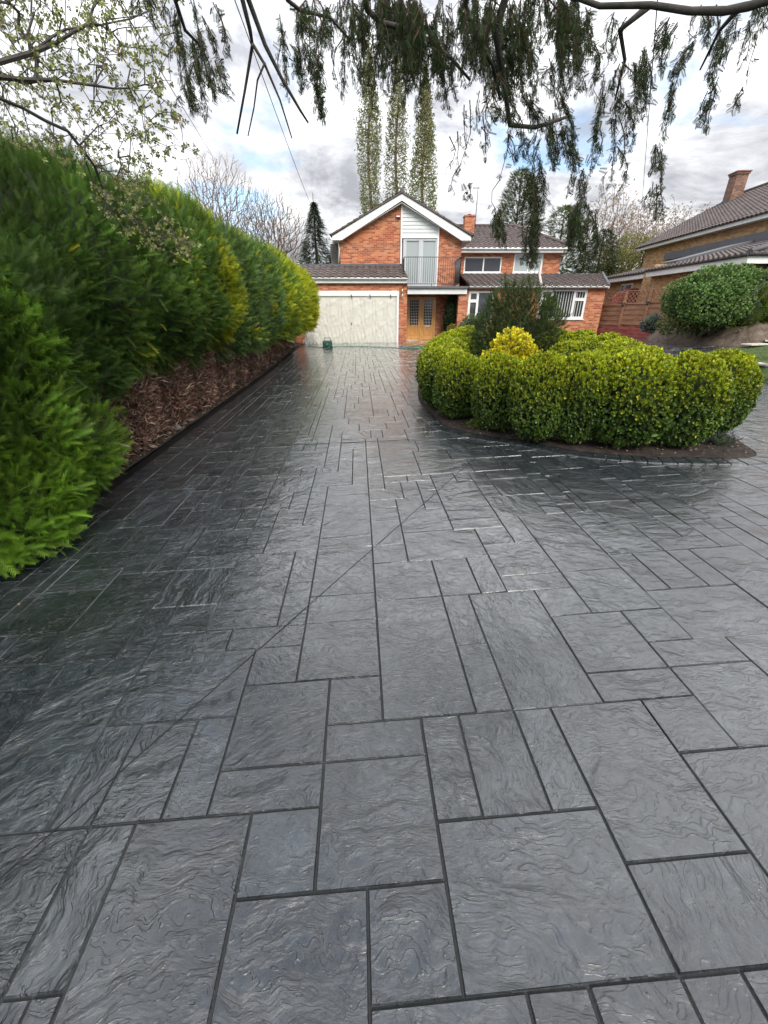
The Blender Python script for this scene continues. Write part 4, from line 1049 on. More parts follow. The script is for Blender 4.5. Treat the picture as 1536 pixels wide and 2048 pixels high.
def blob_core(name, ctr, rad, mat_, parent, e=3.0, k=.86, lump=.06, lf=2.0, seed=0, res=28):
    u, v = np.meshgrid(np.linspace(0, 2 * np.pi, res, endpoint=False), np.linspace(-np.pi / 2, np.pi / 2, res // 2), indexing='ij')
    d = np.stack([np.cos(u) * np.cos(v), np.sin(u) * np.cos(v), np.sin(v)], -1).reshape(-1, 3)
    s = (np.abs(d) ** e).sum(1) ** (-1 / e); p = d * s[:, None] * np.array(rad) * k
    p = p + d * (lump * vnoise(p / k + np.array(ctr), lf, seed))[:, None] + np.array(ctr)
    nv = res // 2; ii, jj = np.meshgrid(np.arange(res), np.arange(nv - 1), indexing='ij')
    F = np.stack([ii * nv + jj, ((ii + 1) % res) * nv + jj, ((ii + 1) % res) * nv + jj + 1, ii * nv + jj + 1], -1).reshape(-1, 4)
    off = np.array(parent.location) if parent else 0
    return big(name, p - off, F, mat_, parent=parent, smooth=True)
def skeleton(root, targets, step=.3, bias=0.0, jitter=.12, grav=0.0, maxn=9000, org=None):
    """grow branches to the targets, each from the nearest wood so far. returns nodes, parent index"""
    nodes = [np.array(root, float)] if np.ndim(root) == 1 else [np.array(r, float) for r in root]
    par = [-1] + list(range(len(nodes) - 1)); depth = [0.0]
    for k in range(1, len(nodes)): depth.append(depth[-1] + np.linalg.norm(nodes[k] - nodes[k - 1]))
    A = np.zeros((maxn, 3)); A[:len(nodes)] = nodes; D = np.zeros(maxn); D[:len(nodes)] = depth; n = len(nodes)
    order = np.argsort(np.linalg.norm(targets - A[n - 1], axis=1))
    for t in targets[order]:
        dd = A[:n] - t; ds = np.linalg.norm(dd, axis=1) + bias * np.maximum(0, A[:n, 2] - t[2]) + .12 * D[:n]
        if org is not None:
            o_ = t - org; o_ = o_ / (np.linalg.norm(o_) + 1e-6); ln_ = np.linalg.norm(dd, axis=1) + 1e-6; ds = ds + 1.6 * ln_ * (1 + (dd @ o_) / ln_)
        j = int(np.argmin(ds)); p0 = A[j].copy(); L_ = np.linalg.norm(t - p0); k = max(1, int(L_ / step))
        pj = j
        for i in range(1, k + 1):
            if n >= maxn: break
            u = i / k; p = p0 + (t - p0) * u + (rng.normal(0, jitter * step, 3) if i < k else 0); p[2] += grav * L_ * math.sin(math.pi * u)
            A[n] = p; par.append(pj); D[n] = D[pj] + L_ / k; pj = n; n += 1
    return A[:n], np.array(par[:n])
def branches(A, par, tip=.004, ex=2.3, rmax=1e9, ns=4):
    n = len(A); w = np.zeros(n); ch = np.zeros(n, int)
    for i in range(n - 1, 0, -1):
        if par[i] >= 0:
            if w[i] == 0: w[i] = tip ** ex
            w[par[i]] += w[i]
    r = np.minimum(np.maximum(w, tip ** ex) ** (1 / ex), rmax)
    e = np.nonzero(par >= 0)[0]; p0 = A[par[e]]; p1 = A[e]; d = unit(p1 - p0)
    a = unit(np.cross(d, np.where(np.abs(d[:, 2:3]) < .9, [[0, 0, 1.]], [[1., 0, 0]]))); b = np.cross(d, a)
    ang = np.arange(ns) * 2 * np.pi / ns
    off = a[:, None] * np.cos(ang)[None, :, None] + b[:, None] * np.sin(ang)[None, :, None]
    r0 = np.minimum(r[par[e]], r[e] * 1.5)
    V = np.concatenate([p0[:, None] + off * r0[:, None, None], p1[:, None] + off * r[e][:, None, None]], 1)
    k = np.arange(ns); Fq = np.stack([k, (k + 1) % ns, (k + 1) % ns + ns, k + ns], 1)
    F = Fq[None] + (np.arange(len(e)) * 2 * ns)[:, None, None]
    return V.reshape(-1, 3), F.reshape(-1, 4), r
FR = t_frond(); FR_S = t_frond(7, .4, .05); LC = t_leafcluster(); LC4 = t_leafcluster(4, .7, .26, .9); SPRIG = t_sprig()

# ================================================================== THE CONIFER HEDGE
def conifer_bush(name, label, cat, ctr, rad, n, size, base, tip, dead=None, seed=0, lump=.09, e=3.2, group=None, up=.55, zmin=.7, var=.22, core='core', lf=2.2, face=True, lobes=None, alt=None):
    E_ = empty(name, (ctr[0], ctr[1], 0), label=label, cat=cat, group=group)
    o = np.array(E_.location)
    kp = (lambda p, q: (p[:, 0] > ctr[0] - .35 * rad[0]) | (p[:, 2] > ctr[2] + .5 * rad[2]) & (p[:, 0] > ctr[0] - .8 * rad[0])) if face else None
    # layered tiers: some sprays stand out, some sit deep
    if lobes:
        ps = [squad(int(n * w), c_, r_, e, None, lump, lf, seed + i, zmin) for i, (c_, r_, w) in enumerate(lobes)]
        p = np.concatenate([a for a, _ in ps]); q = np.concatenate([b for _, b in ps])
    else: p, q = squad(n, ctr, rad, e, kp, lump, lf, seed, zmin)
    m = len(p); p = p - q * np.abs(rng.normal(0, .09, (m, 1))) * size / .15 + q * (.05 * (rng.random((m, 1)) < .25))
    d = unit(q) + np.array([0, 0, up]) + .42 * rng.normal(0, 1, (m, 3)) + np.array([0, -.15, 0])
    cl = np.clip(.5 + .5 * vnoise(p, 1.6, seed + 3), 0, 1)[:, None]           # broad patches of older and newer growth
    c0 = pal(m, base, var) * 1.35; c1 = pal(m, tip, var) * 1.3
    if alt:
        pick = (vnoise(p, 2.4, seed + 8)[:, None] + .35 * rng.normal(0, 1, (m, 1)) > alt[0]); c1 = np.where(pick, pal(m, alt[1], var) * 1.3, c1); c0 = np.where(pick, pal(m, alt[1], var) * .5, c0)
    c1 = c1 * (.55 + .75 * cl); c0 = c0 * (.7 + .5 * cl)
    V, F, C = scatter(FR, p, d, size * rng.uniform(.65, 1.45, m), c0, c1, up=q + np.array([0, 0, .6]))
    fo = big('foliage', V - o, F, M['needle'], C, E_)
    if lobes:
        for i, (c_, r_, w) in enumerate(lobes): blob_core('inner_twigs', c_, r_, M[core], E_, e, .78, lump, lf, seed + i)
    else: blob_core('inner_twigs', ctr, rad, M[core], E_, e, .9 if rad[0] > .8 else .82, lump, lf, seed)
    if dead:
        y0, y1, nd = dead
        y = rng.uniform(y0, y1, nd); x = np.array([edge_x(t) for t in y]) - .22 - .22 * rng.random(nd) + .07 * np.sin(y * 5) ; z = .05 + .95 * rng.random(nd) ** .8
        x = x + .12 * z
        P_ = np.stack([x, y, z + np.array([gz(a, b) for a, b in zip(x, y)])], 1)
        dd = np.stack([.35 + .5 * rng.random(nd), rng.normal(0, .75, nd), rng.normal(.35, .6, nd)], 1)
        c = pal(nd, [(.17, .085, .055), (.24, .135, .095), (.11, .065, .05), (.36, .26, .20)], .25)
        TW = (np.array([(-.02, 0, 0), (.02, 0, 0), (.05, .5, .08), (.01, 1, -.05), (.02, .3, 0), (.2, .62, .1)]), np.array([(0, 1, 2), (0, 2, 3), (4, 2, 5)]), np.array([0, 0, .5, 1, .3, 1.]))
        V, F, C = scatter(TW, P_, dd, rng.uniform(.06, .17, nd), c, c * 1.3)
        big('dead_stems', V - o, F, M['deadtwig'], C, E_)
        nb_ = int((y1 - y0) / .25); nz_ = 6; VV = []; FF = []
        for i in range(nb_ + 1):
            yy = y0 + (y1 - y0) * i / nb_
            for j in range(nz_ + 1):
                zz = j / nz_ * 1.1; xx = edge_x(yy) - .46 + .05 * math.sin(yy * 5 + j) + .1 * zz
                VV.append((xx - o[0], yy - o[1], zz + gz(xx, yy)))
        for i in range(nb_):
            for j in range(nz_): a = i * (nz_ + 1) + j; FF.append((a, a + nz_ + 1, a + nz_ + 2, a + 1))
        big('dead_thicket', np.array(VV), np.array(FF), M['core_brown'], parent=E_, smooth=True)
        b = MB()
        for k in range(max(1, int((y1 - y0) / .8))):
            yy = y0 + .4 + k * .8; xx = edge_x(yy) - .42; b.tube([(xx - o[0], yy - o[1], -.1), (xx - .03 - o[0], yy + .05 - o[1], .6), (xx - .1 - o[0], yy - o[1], 1.4)], [.05, .04, .03], 6)
        b.build('trunk', M['bark_red'], E_)
    return E_
def hx_(y, back=1.0): return edge_x(y) - back
G = 'conifers forming the tall hedge along the drive'
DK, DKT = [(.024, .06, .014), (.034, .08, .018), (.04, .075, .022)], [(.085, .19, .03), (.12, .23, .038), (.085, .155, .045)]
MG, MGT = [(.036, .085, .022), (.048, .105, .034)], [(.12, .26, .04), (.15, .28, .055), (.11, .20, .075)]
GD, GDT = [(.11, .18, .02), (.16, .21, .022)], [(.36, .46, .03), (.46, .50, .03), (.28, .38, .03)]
conifer_bush('conifer_shrub', 'bright green feathery conifer bulging over the near left corner of the drive', 'shrub', (-3.2, 2.62, .5), (1.0, 1.2, 1.0), 26000, .115,
             [(.045, .11, .018), (.06, .14, .022)], [(.15, .33, .03), (.20, .40, .04), (.13, .27, .04)], seed=1, lump=.1, e=2.1, group=G, up=.55, alt=(.6, MGT), zmin=-.05, lf=4.0,
             lobes=[((-3.05, 2.75, .28), (.62, .6, .5), .2), ((-2.84, 3.0, .72), (.45, .42, .5), .15), ((-3.05, 3.15, 1.05), (.45, .5, .5), .15), ((-3.1, 2.35, .75), (.5, .55, .55), .2), ((-2.98, 3.45, .5), (.5, .45, .5), .12), ((-3.4, 2.6, 1.1), (.55, .6, .55), .18)])
conifer_bush('conifer_shrub', 'bright green conifer shoots climbing up the left picture edge', 'shrub', (-3.2, 3.4, 1.25), (.52, .7, .62), 10000, .115,
             [(.04, .10, .018), (.05, .12, .022)], [(.13, .29, .03), (.17, .34, .04)], seed=12, lump=.16, e=2.3, group=G, up=.5, zmin=.3, lf=3.0)
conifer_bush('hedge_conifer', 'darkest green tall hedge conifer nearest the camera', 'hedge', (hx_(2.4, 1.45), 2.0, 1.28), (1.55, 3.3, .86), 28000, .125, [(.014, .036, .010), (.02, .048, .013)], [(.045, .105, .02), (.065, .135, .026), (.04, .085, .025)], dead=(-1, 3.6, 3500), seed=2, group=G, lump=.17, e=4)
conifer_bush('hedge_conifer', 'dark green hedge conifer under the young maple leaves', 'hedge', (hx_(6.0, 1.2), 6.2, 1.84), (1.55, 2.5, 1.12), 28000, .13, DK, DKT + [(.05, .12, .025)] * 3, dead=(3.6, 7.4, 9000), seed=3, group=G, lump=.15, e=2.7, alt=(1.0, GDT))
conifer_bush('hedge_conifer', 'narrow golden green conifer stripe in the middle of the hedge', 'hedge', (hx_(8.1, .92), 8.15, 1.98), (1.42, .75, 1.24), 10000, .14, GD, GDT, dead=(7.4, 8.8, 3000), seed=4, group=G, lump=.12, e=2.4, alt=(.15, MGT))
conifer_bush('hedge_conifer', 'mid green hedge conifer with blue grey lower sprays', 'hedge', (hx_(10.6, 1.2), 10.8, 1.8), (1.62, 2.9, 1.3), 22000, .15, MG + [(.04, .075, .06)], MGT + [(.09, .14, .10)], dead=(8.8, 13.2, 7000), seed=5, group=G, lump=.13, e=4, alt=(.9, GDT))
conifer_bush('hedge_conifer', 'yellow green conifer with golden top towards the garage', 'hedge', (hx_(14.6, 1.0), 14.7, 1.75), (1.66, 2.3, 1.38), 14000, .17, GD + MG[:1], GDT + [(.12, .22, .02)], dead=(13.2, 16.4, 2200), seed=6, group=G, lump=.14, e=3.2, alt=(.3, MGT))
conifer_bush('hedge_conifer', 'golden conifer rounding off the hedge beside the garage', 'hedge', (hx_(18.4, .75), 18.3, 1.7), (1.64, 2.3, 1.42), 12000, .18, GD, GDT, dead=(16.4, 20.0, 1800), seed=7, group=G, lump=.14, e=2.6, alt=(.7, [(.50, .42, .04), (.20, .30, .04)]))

# ================================================================== ISLAND PLANTING
BOXV = []
def box_mesh(seed, n=3400):
    ctr = (0, 0, .53); rad = (.5, .5, .5)
    p, q = squad(n, ctr, rad, 2.1, lambda p, q: p[:, 2] > .045, .04, 5.0, seed)
    m = len(p); p = p - q * np.abs(rng.normal(0, .03, (m, 1)))
    d = q + np.array([0, 0, .35]) + .5 * rng.normal(0, 1, (m, 3))
    tp = np.clip(q[:, 2] * 1.05 + .14 + rng.normal(0, .27, m), 0, 1)[:, None]       # fresh shoots mostly on the clipped tops
    c0 = pal(m, [(.035, .07, .014), (.045, .09, .018)], .25); new = pal(m, [(.42, .48, .014), (.52, .56, .02), (.32, .40, .016)], .15); old = pal(m, [(.11, .19, .026), (.16, .24, .035), (.08, .14, .032)], .22)
    c1 = old * (1 - tp) + new * tp; c0 = c0 * (1 - tp * .7) + new * .55 * tp * .7
    V, F, C = scatter(LC, p, d, .062 * rng.uniform(.7, 1.35, m), c0, c1)
    o = big('foliage', V, F, M['gloss_leaf'], C); me = o.data; bpy.data.objects.remove(o)
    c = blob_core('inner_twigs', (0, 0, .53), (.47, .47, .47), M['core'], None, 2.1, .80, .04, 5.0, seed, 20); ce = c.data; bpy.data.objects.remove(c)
    return me, ce
BOXV = [box_mesh(s) for s in (21, 22, 23, 24)]
b = MB(); b.tube([(0, 0, -.06), (.01, .02, .25)], [.035, .03], 6); b.tube([(.12, 0, -.06), (.06, .02, .25)], [.022, .02], 5); b.tube([(-.1, .08, -.06), (-.04, .03, .25)], [.022, .02], 5)
bs = b.build('stem', M['bark']); bstem = bs.data; bpy.data.objects.remove(bs)
boxes = [  # front px (centre x, contact y), radius, height, label
 ((912, 840), .35, .90, 'front box ball at the left corner of the island, above the pale cable'),
 ((990, 864), .34, .93, 'front box ball second from the left end of the island'),
 ((1068, 884), .35, .96, 'front box ball with reddish brown scorched twigs, directly left of its middle neighbour'),
 ((1143, 890), .32, .98, 'middle box ball of the front row below the grey green cushion'),
 ((1238, 896), .43, .97, 'broad front box ball third from the right end'),
 ((1338, 896), .38, .96, 'front box ball standing above the bare soil tip of the bed'),
 ((1404, 874), .36, .90, 'box ball at the far right corner of the island, against the paving')]
def box_shrub(x, y, r, h, label, i):
    E_ = empty('box_shrub', (x, y, gz(x, y) + .03), rng.uniform(0, 6.28), label=label, cat='shrub', group='clipped box balls ringing the island bed')
    me, ce = BOXV[i % 4]
    for nm, d_ in (('foliage', me), ('inner_twigs', ce), ('stem', bstem)):
        o = bpy.data.objects.new(nm, d_); col.objects.link(o); o.parent = E_
    E_.scale = (r / .5, r / .5, h / 1.0)
    return E_
for i, ((px, py), r, h, lb) in enumerate(boxes):
    x, y = hit(px, py); y += r * .04; x += r * .04 * (px - 768) / 830 * .55
    box_shrub(x, y, r, h, lb, i)
ring = [(1.0, 7.1, .42, .9, 'box ball on the left side of the island, next behind the left corner ball'), (1.05, 7.95, .43, .93, 'box ball on the left side of the island, nearest the yellow shrub'),
 (1.25, 8.95, .47, .95, 'box ball on the left side of the island, level with the dark conifer'), (1.5, 9.95, .47, .97, 'box ball on the left side of the island, in front of the brick pillar'),
 (1.95, 10.85, .5, 1.02, 'tall box ball at the far left end of the island nearest the front door'), (2.9, 11.2, .48, .98, 'box ball at the far end of the island behind the dark conifer'),
 (3.35, 10.4, .48, .98, 'box ball in the far row of the island below the wing window'), (3.6, 9.5, .48, .98, 'box ball in the far row of the island, second beyond the conifer'),
 (3.75, 8.6, .48, .96, 'box ball in the far row of the island, midway along its right side'), (3.85, 7.7, .48, .94, 'box ball in the far row of the island behind the grey green cushions'),
 (3.7, 6.9, .45, .92, 'box ball on the right side of the island, last but one before the corner'), (3.62, 6.2, .42, .88, 'box ball on the right side of the island, next to the right corner ball'),
 (1.66, 6.6, .34, .82, 'second row box ball tucked behind the two leftmost front balls'), (2.25, 6.0, .34, .84, 'second row box ball tucked behind the scorched front ball'),
 (2.88, 5.68, .36, .84, 'second row box ball tucked behind the middle and broad front balls'), (3.42, 5.5, .36, .84, 'second row box ball tucked behind the two rightmost front balls'),
 (3.35, 9.0, .42, .85, 'inner box ball behind the yellow shrub'), (3.4, 6.3, .42, .9, 'inner box ball just behind the broad front ball'), (3.35, 7.9, .4, .85, 'inner box ball beside the grey green cushions')]
for i, a in enumerate(ring): box_shrub(*a, i + 1)

def bushy(name, label, cat, ctr, rad, n, size, base, tip, e=2.0, T=LC, up=.4, lump=.1, stems=3, core=True, matn='gloss_leaf', depth=.5, lf=3.0, seed=0, k=.8, group=None, trunkr=.03, zg=None, bark='bark'):
    zg = gz(ctr[0], ctr[1]) if zg is None else zg
    E_ = empty(name, (ctr[0], ctr[1], zg), label=label, cat=cat, group=group); o = np.array(E_.location)
    p, q = squad(n, ctr, rad, e, None, lump, lf, seed, zg + .02)
    m = len(p); p = np.array(ctr) + (p - np.array(ctr)) * (1 - depth * rng.random((m, 1)) ** 2)
    d = q + np.array([0, 0, up]) + .5 * rng.normal(0, 1, (m, 3))
    V, F, C = scatter(T, p, d, size * rng.uniform(.65, 1.4, m), pal(m, base), pal(m, tip))
    big('foliage', V - o, F, M[matn], C, E_)
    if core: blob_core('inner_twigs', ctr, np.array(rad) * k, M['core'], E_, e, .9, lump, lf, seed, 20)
    if stems:
        tg = np.array(ctr) + (p[rng.choice(m, min(m, 40 * stems))] - np.array(ctr)) * .85
        A, pr = skeleton((ctr[0], ctr[1], zg - .05), tg, .12, jitter=.2); V, F, r = branches(A, pr, trunkr * .12, 2.2, trunkr, 4)
        big('branches', V - o, F, M[bark], parent=E_)
    return E_
# open dark conifer in the middle of the bed
yx, yy = 2.62, 9.0; zg = gz(yx, yy)
E_ = empty('dwarf_conifer', (yx, yy, zg), label='open dark green bushy conifer standing in the middle of the island', cat='shrub'); o = np.array(E_.location)
tg = []
while len(tg) < 620:
    q = rng.uniform(-1, 1, 3)
    h = (q[2] + 1) / 2; w = .35 + .65 * math.sin(math.pi * min(1, h * .75 + .22))
    if q[0] ** 2 + q[1] ** 2 < w * w: tg.append((yx + q[0] * .86 + .05, yy + q[1] * .75, zg + .5 + h * 1.42))
tg = np.array(tg); A, pr = skeleton([(yx, yy, zg - .05), (yx, yy, zg + .4), (yx + .03, yy, zg + .8)], tg, .1, .0, .15)
V, F, r = branches(A, pr, .004, 2.1, .035, 4); big('branches', V - o, F, M['bark'], parent=E_)
n = 6800; k = rng.integers(0, len(tg), n); p = tg[k] + rng.normal(0, .055, (n, 3)); d = (p - np.array([yx, yy, zg + .8])) * .8 + np.array([0, 0, .5]) + .4 * rng.normal(0, 1, (n, 3))
V, F, C = scatter(FR_S, p, d, rng.uniform(.06, .14, n), pal(n, [(.02, .04, .016), (.028, .05, .02)]), pal(n, [(.06, .11, .03), (.085, .14, .04), (.045, .08, .03)])); big('foliage', V - o, F, M['needle'], C, E_)
bushy('golden_shrub', 'bright yellow leaved shrub behind the front row of box balls', 'shrub', (2.22, 7.55, .72), (.37, .36, .50), 900, .085, [(.36, .30, .01), (.42, .38, .012)], [(.68, .58, .02), (.74, .66, .04), (.55, .52, .02)], lump=.16, up=.8, core=False, seed=31, depth=.8, T=LC)
bushy('cushion_plant', 'low grey green cushion plant between the box balls, left one', 'plant', (2.75, 6.7, .55), (.5, .38, .36), 900, .06, [(.07, .12, .075)], [(.17, .24, .16), (.2, .27, .19)], T=FR_S, core=True, seed=32, stems=0, group='grey green cushion plants in the island')
bushy('cushion_plant', 'low grey green cushion plant nearer the right end of the island', 'plant', (3.12, 6.1, .55), (.42, .34, .36), 800, .06, [(.07, .12, .075)], [(.17, .24, .16), (.2, .27, .19)], T=FR_S, core=True, seed=33, stems=0, group='grey green cushion plants in the island')
bushy('low_green_shrub', 'small dark leafy shrub filling the island around the conifer foot', 'shrub', (2.5, 8.5, .5), (.8, .6, .4), 1600, .06, [(.02, .045, .012)], [(.07, .12, .03), (.05, .09, .02)], seed=34, stems=0)
sx_, sy_ = hit(1432, 893)
bushy('heather_clump', 'small dark grey green clump on the soil tip of the bed', 'plant', (sx_, sy_, gz(sx_, sy_) + .06), (.2, .15, .1), 320, .045, [(.03, .045, .03)], [(.08, .10, .07)], T=FR_S, seed=35, stems=0, depth=.8)
sx_, sy_ = hit(962, 862)
bushy('box_sprig', 'stray bright green low sprig poking out at the front left of the island', 'plant', (sx_ + .02, sy_ + .1, gz(sx_, sy_) + .08), (.16, .1, .08), 160, .05, [(.06, .10, .015)], [(.2, .28, .03)], seed=36, stems=0, core=False)
# around the porch
cxp, czp = at(903, 625, YG + .5)
bushy('climbing_plant', 'dark evergreen climber growing up inside the brick porch pillar', 'plant', (cxp, YG + .7, 1.15), (.3, .3, .95), 1500, .09, [(.015, .03, .012)], [(.04, .08, .025), (.06, .09, .03)], seed=41, stems=2, e=3, zg=.0)
xo, zo = at(905, 657, YG - .3)
bushy('flowering_plant', 'small orange and green plant at the foot of the porch pillar', 'plant', (xo, YG - .3, .55), (.25, .2, .3), 500, .07, [(.1, .12, .02)], [(.5, .22, .04), (.45, .35, .05), (.2, .25, .04)], seed=42, stems=0, core=False, depth=.9, zg=.1)
xo, zo = at(945, 648, YG - .5)
bushy('wall_shrub', 'pale green rounded shrub under the left wing window', 'shrub', (xo + .1, YG - .6, .7), (.75, .45, .6), 1500, .08, [(.06, .10, .035)], [(.16, .22, .09), (.22, .27, .14)], seed=43, zg=.1)

# ================================================================== RIGHT SIDE PLANTING
bx_, by_ = 11.15, 15.6
bushy('garden_shrub', 'large domed green shrub with leaning bare stems on the bank', 'shrub', (bx_, by_, 1.78), (1.55, 1.2, .98), 9500, .105, [(.035, .08, .02), (.045, .09, .026)], [(.21, .35, .08), (.15, .27, .08), (.30, .42, .14)], e=2.1, seed=51, k=.74, depth=.45, stems=5, trunkr=.07, zg=.75, lump=.3, lf=2.2)
E_ = bpy.data.objects['garden_shrub']; b = MB()
for dx, dy, t_, l_ in ((.25, -.6, .42, 1.5), (-.05, -.65, .5, 1.2), (.1, -.5, .32, 1.3)):
    b.tube([(dx - .55, dy, .0), (dx - .3, dy - .2, .45), (dx + l_ * .25, dy - .42, 1.0), (dx + l_ * .45, dy - .5, 1.55)], [.035, .028, .02, .008], 5)
b.build('leaning_stem', M['bark'], E_)
for k, (dx, dz, r_) in enumerate(((-.12, 1.16, .34), (.14, 1.5, .3), (.02, .9, .3))):
    pass
E2 = empty('cloud_pruned_conifer', (12.0, 14.95, .8), label='small yellow green conifer pruned in rounded pads in front of the dark shrub', cat='shrub'); P2 = []
for dx, dz, r_ in ((-.22, .45, .4), (.22, .42, .38), (.0, .9, .33), (-.05, 1.15, .26), (.25, 1.05, .22)):
    p, q = squad(700, (dx, 0, dz), (r_, r_ * .9, r_ * .8), 2, None, .05, 4, 61); P2.append(scatter(FR_S, p, q + np.array([0, 0, .4]) + .4 * rng.normal(0, 1, p.shape), rng.uniform(.06, .12, len(p)), pal(len(p), [(.05, .09, .015)]), pal(len(p), [(.20, .28, .03), (.15, .22, .03)])))
V, F, C = join(P2); big('foliage', V, F, M['needle'], C, E2); blob_core('inner_twigs', (12.0, 14.95, 1.4), (.32, .3, .5), M['core'], E2, 2, .9, .05, 4, 62, 16).location = (0, 0, 0)
b = MB(); b.tube([(0, 0, -.1), (.05, 0, .5), (-.02, 0, 1.0)], [.05, .04, .02], 6); b.build('trunk', M['bark'], E2)
bushy('dark_garden_conifer', 'very dark evergreen at the right picture edge behind the pruned conifer', 'shrub', (13.2, 15.4, 1.9), (.95, .8, 1.2), 4500, .13, [(.010, .02, .008)], [(.025, .05, .016), (.035, .07, .02)], T=FR_S, seed=63, zg=.8, matn='needle')
bushy('grey_leaf_plant', 'silver grey leafy plant at the left end of the earth bank', 'plant', (10.05, 17.0, 1.0), (.38, .3, .3), 900, .07, [(.14, .17, .13)], [(.30, .34, .28), (.24, .28, .2)], seed=64, zg=.7, stems=0)
bushy('bank_perennials', 'tangle of low yellow green stems below the domed shrub', 'plant', (10.55, 15.6, 1.05), (1.1, .5, .42), 1700, .08, [(.07, .09, .03)], [(.2, .22, .07), (.26, .22, .10), (.12, .17, .05)], seed=65, zg=.7, stems=0, core=False, depth=.9)
# grass: blades over the lawn and thin growth on the bank
LP = np.array(catmull(lawn, 4))
def inside(P_, x, y):
    c = np.zeros(len(x), bool); n = len(P_)
    for i in range(n):
        x0, y0 = P_[i]; x1, y1 = P_[(i + 1) % n]
        m = ((y0 > y) != (y1 > y)) & (x < (x1 - x0) * (y - y0) / (y1 - y0 + 1e-12) + x0); c ^= m
    return c
n = 150000; x = 6.5 + 11 * rng.random(n) ** 1.3; y = rng.uniform(5, 16, n); m = inside(LP, x, y); x, y = x[m], y[m]; n = len(x)
z = gzv(np.minimum(x, 14), y) + .03 + .10 * np.clip((x - 9) / 5, 0, 1) ** 2
GB = (np.array([(-.07, 0, 0), (.07, 0, 0), (.03, 1, .3), (.15, 0, .1), (.25, 0, .1), (.5, .8, .2), (-.3, 0, -.1), (-.2, 0, -.1), (-.5, .9, 0)]), np.array([(0, 1, 2), (3, 4, 5), (6, 7, 8)]), np.array([0, 0, 1, 0, 0, 1, 0, 0, 1.]))
pt = np.clip(.5 + .5 * vnoise(np.stack([x, y, z], 1), 1.5, 9), 0, 1)[:, None]
c0 = pal(n, [(.04, .075, .018)], .2); c1 = pal(n, [(.15, .25, .07), (.19, .28, .08), (.26, .26, .13)], .2) * (.6 + .7 * pt)
V, F, C = scatter(GB, np.stack([x, y, z], 1), np.array([0, 0, 1.]) + .35 * rng.normal(0, 1, (n, 3)), rng.uniform(.025, .07, n), c0, c1)
tag(big('grass', V, F, M['leaf'], C), kind='stuff', label='rough patchy grass of the lawn')
def rubble(name, label, cat, pts, m, group=None):
    pass
# pale boards lying on the grass
for (px, py, l, w_, a, lb) in ((1512, 694, 1.3, .3, .5, 'pale flat board lying on the grass, left of the pair'), (1534, 688, 1.2, .25, .95, 'pale flat board lying on the grass at the picture edge'), (1508, 731, .6, .3, .15, 'pale broken slab lying lower on the grass'), (1530, 733, .35, .2, .4, 'small dark slab fragment at the picture edge')):
    x, y = hit(px, py, .06); b = MB(); b.box(-l / 2, l / 2, -w_ / 2, w_ / 2, 0, .035); o = b.build('timber_offcut' if l > 1 else 'stone_slab', M['stone'] if l > .5 else M['rock'], bevel=.006)
    o.location = (x, y, gz(x, y) + .075 + .10 * sm((x - 9) / 5)); o.rotation_euler = (.03, .02, a); tag(o, lb, 'board' if l > 1 else 'slab')
def stone(x, y, z, s, label, seed):
    bm = bpy.data.meshes.new('stone'); r = np.random.default_rng(seed)
    u, v = np.meshgrid(np.linspace(0, 2 * np.pi, 14, endpoint=False), np.linspace(-np.pi / 2, np.pi / 2, 8), indexing='ij'); d = np.stack([np.cos(u) * np.cos(v), np.sin(u) * np.cos(v), np.sin(v)], -1).reshape(-1, 3)
    p = d * np.array([s, s * .8, s * .6]) * (1 + .22 * vnoise(d, 2.2, seed))[:, None]
    ii, jj = np.meshgrid(np.arange(14), np.arange(7), indexing='ij'); F = np.stack([ii * 8 + jj, ((ii + 1) % 14) * 8 + jj, ((ii + 1) % 14) * 8 + jj + 1, ii * 8 + jj + 1], -1).reshape(-1, 4)
    o = big('stone', p, F, M['rock']); o.location = (x, y, z); tag(o, label, 'stone', 'loose stones at the hedge foot')
for k, (px, py, s, lb) in enumerate(((362, 858, .07, 'largest grey stone beside the drain under the dead stems'), (372, 848, .05, 'smaller grey stone touching the largest one'), (345, 868, .035, 'small stone just nearer the camera than the pair'), (403, 838, .03, 'small stone beyond the pair beside the drain'))):
    x, y = hit(px, py, .05); stone(min(x, edge_x(y) - .2), y, gz(x, y) + .06, s, lb, k + 70)

# ================================================================== DISTANT TREES
def far_tree(name, label, root, ctr, rad, nt_, tip, matb, leaf=None, cat='tree', group=None, step=.5, up=.0, ex=2.2, rmax=.35, seed=0, e=2.0, hollow=.15):
    E_ = empty(name, root, label=label, cat=cat, group=group); o = np.array(E_.location)
    d = rdir(nt_); rr = hollow + (1 - hollow) * rng.random((nt_, 1)) ** .45
    tg = np.array(ctr) + d * rr * np.array(rad) * (1 + .15 * vnoise(d, 3, seed))[:, None]
    tr = [np.array(root) + (np.array(ctr) - np.array(root)) * t + np.array([.15 * math.sin(5 * t + seed), .1 * math.cos(4 * t), 0]) for t in np.linspace(0, .8, 7)]
    A, pr = skeleton(tr, tg, step, up, .07, maxn=16000, org=np.array(ctr) - np.array([0, 0, rad[2] * .9])); V, F, r = branches(A, pr, tip, ex, rmax, 4)
    big('branches', V - o, F, M[matb], parent=E_)
    if leaf:
        n, size, c0, c1 = leaf; k = rng.integers(0, len(tg), n); p = tg[k] + rng.normal(0, .3 * step, (n, 3)) * np.array([1, 1, 1.4]); dd = np.array([0, 0, .6]) + rng.normal(0, .6, (n, 3))
        V, F, C = scatter(LC4, p, dd, rng.uniform(.6, 1.4, n) * size, pal(n, c0), pal(n, c1)); big('foliage', V - o, F, M['leaf'], C, E_)
    return E_
GB_ = 'bare trees behind the hedge'
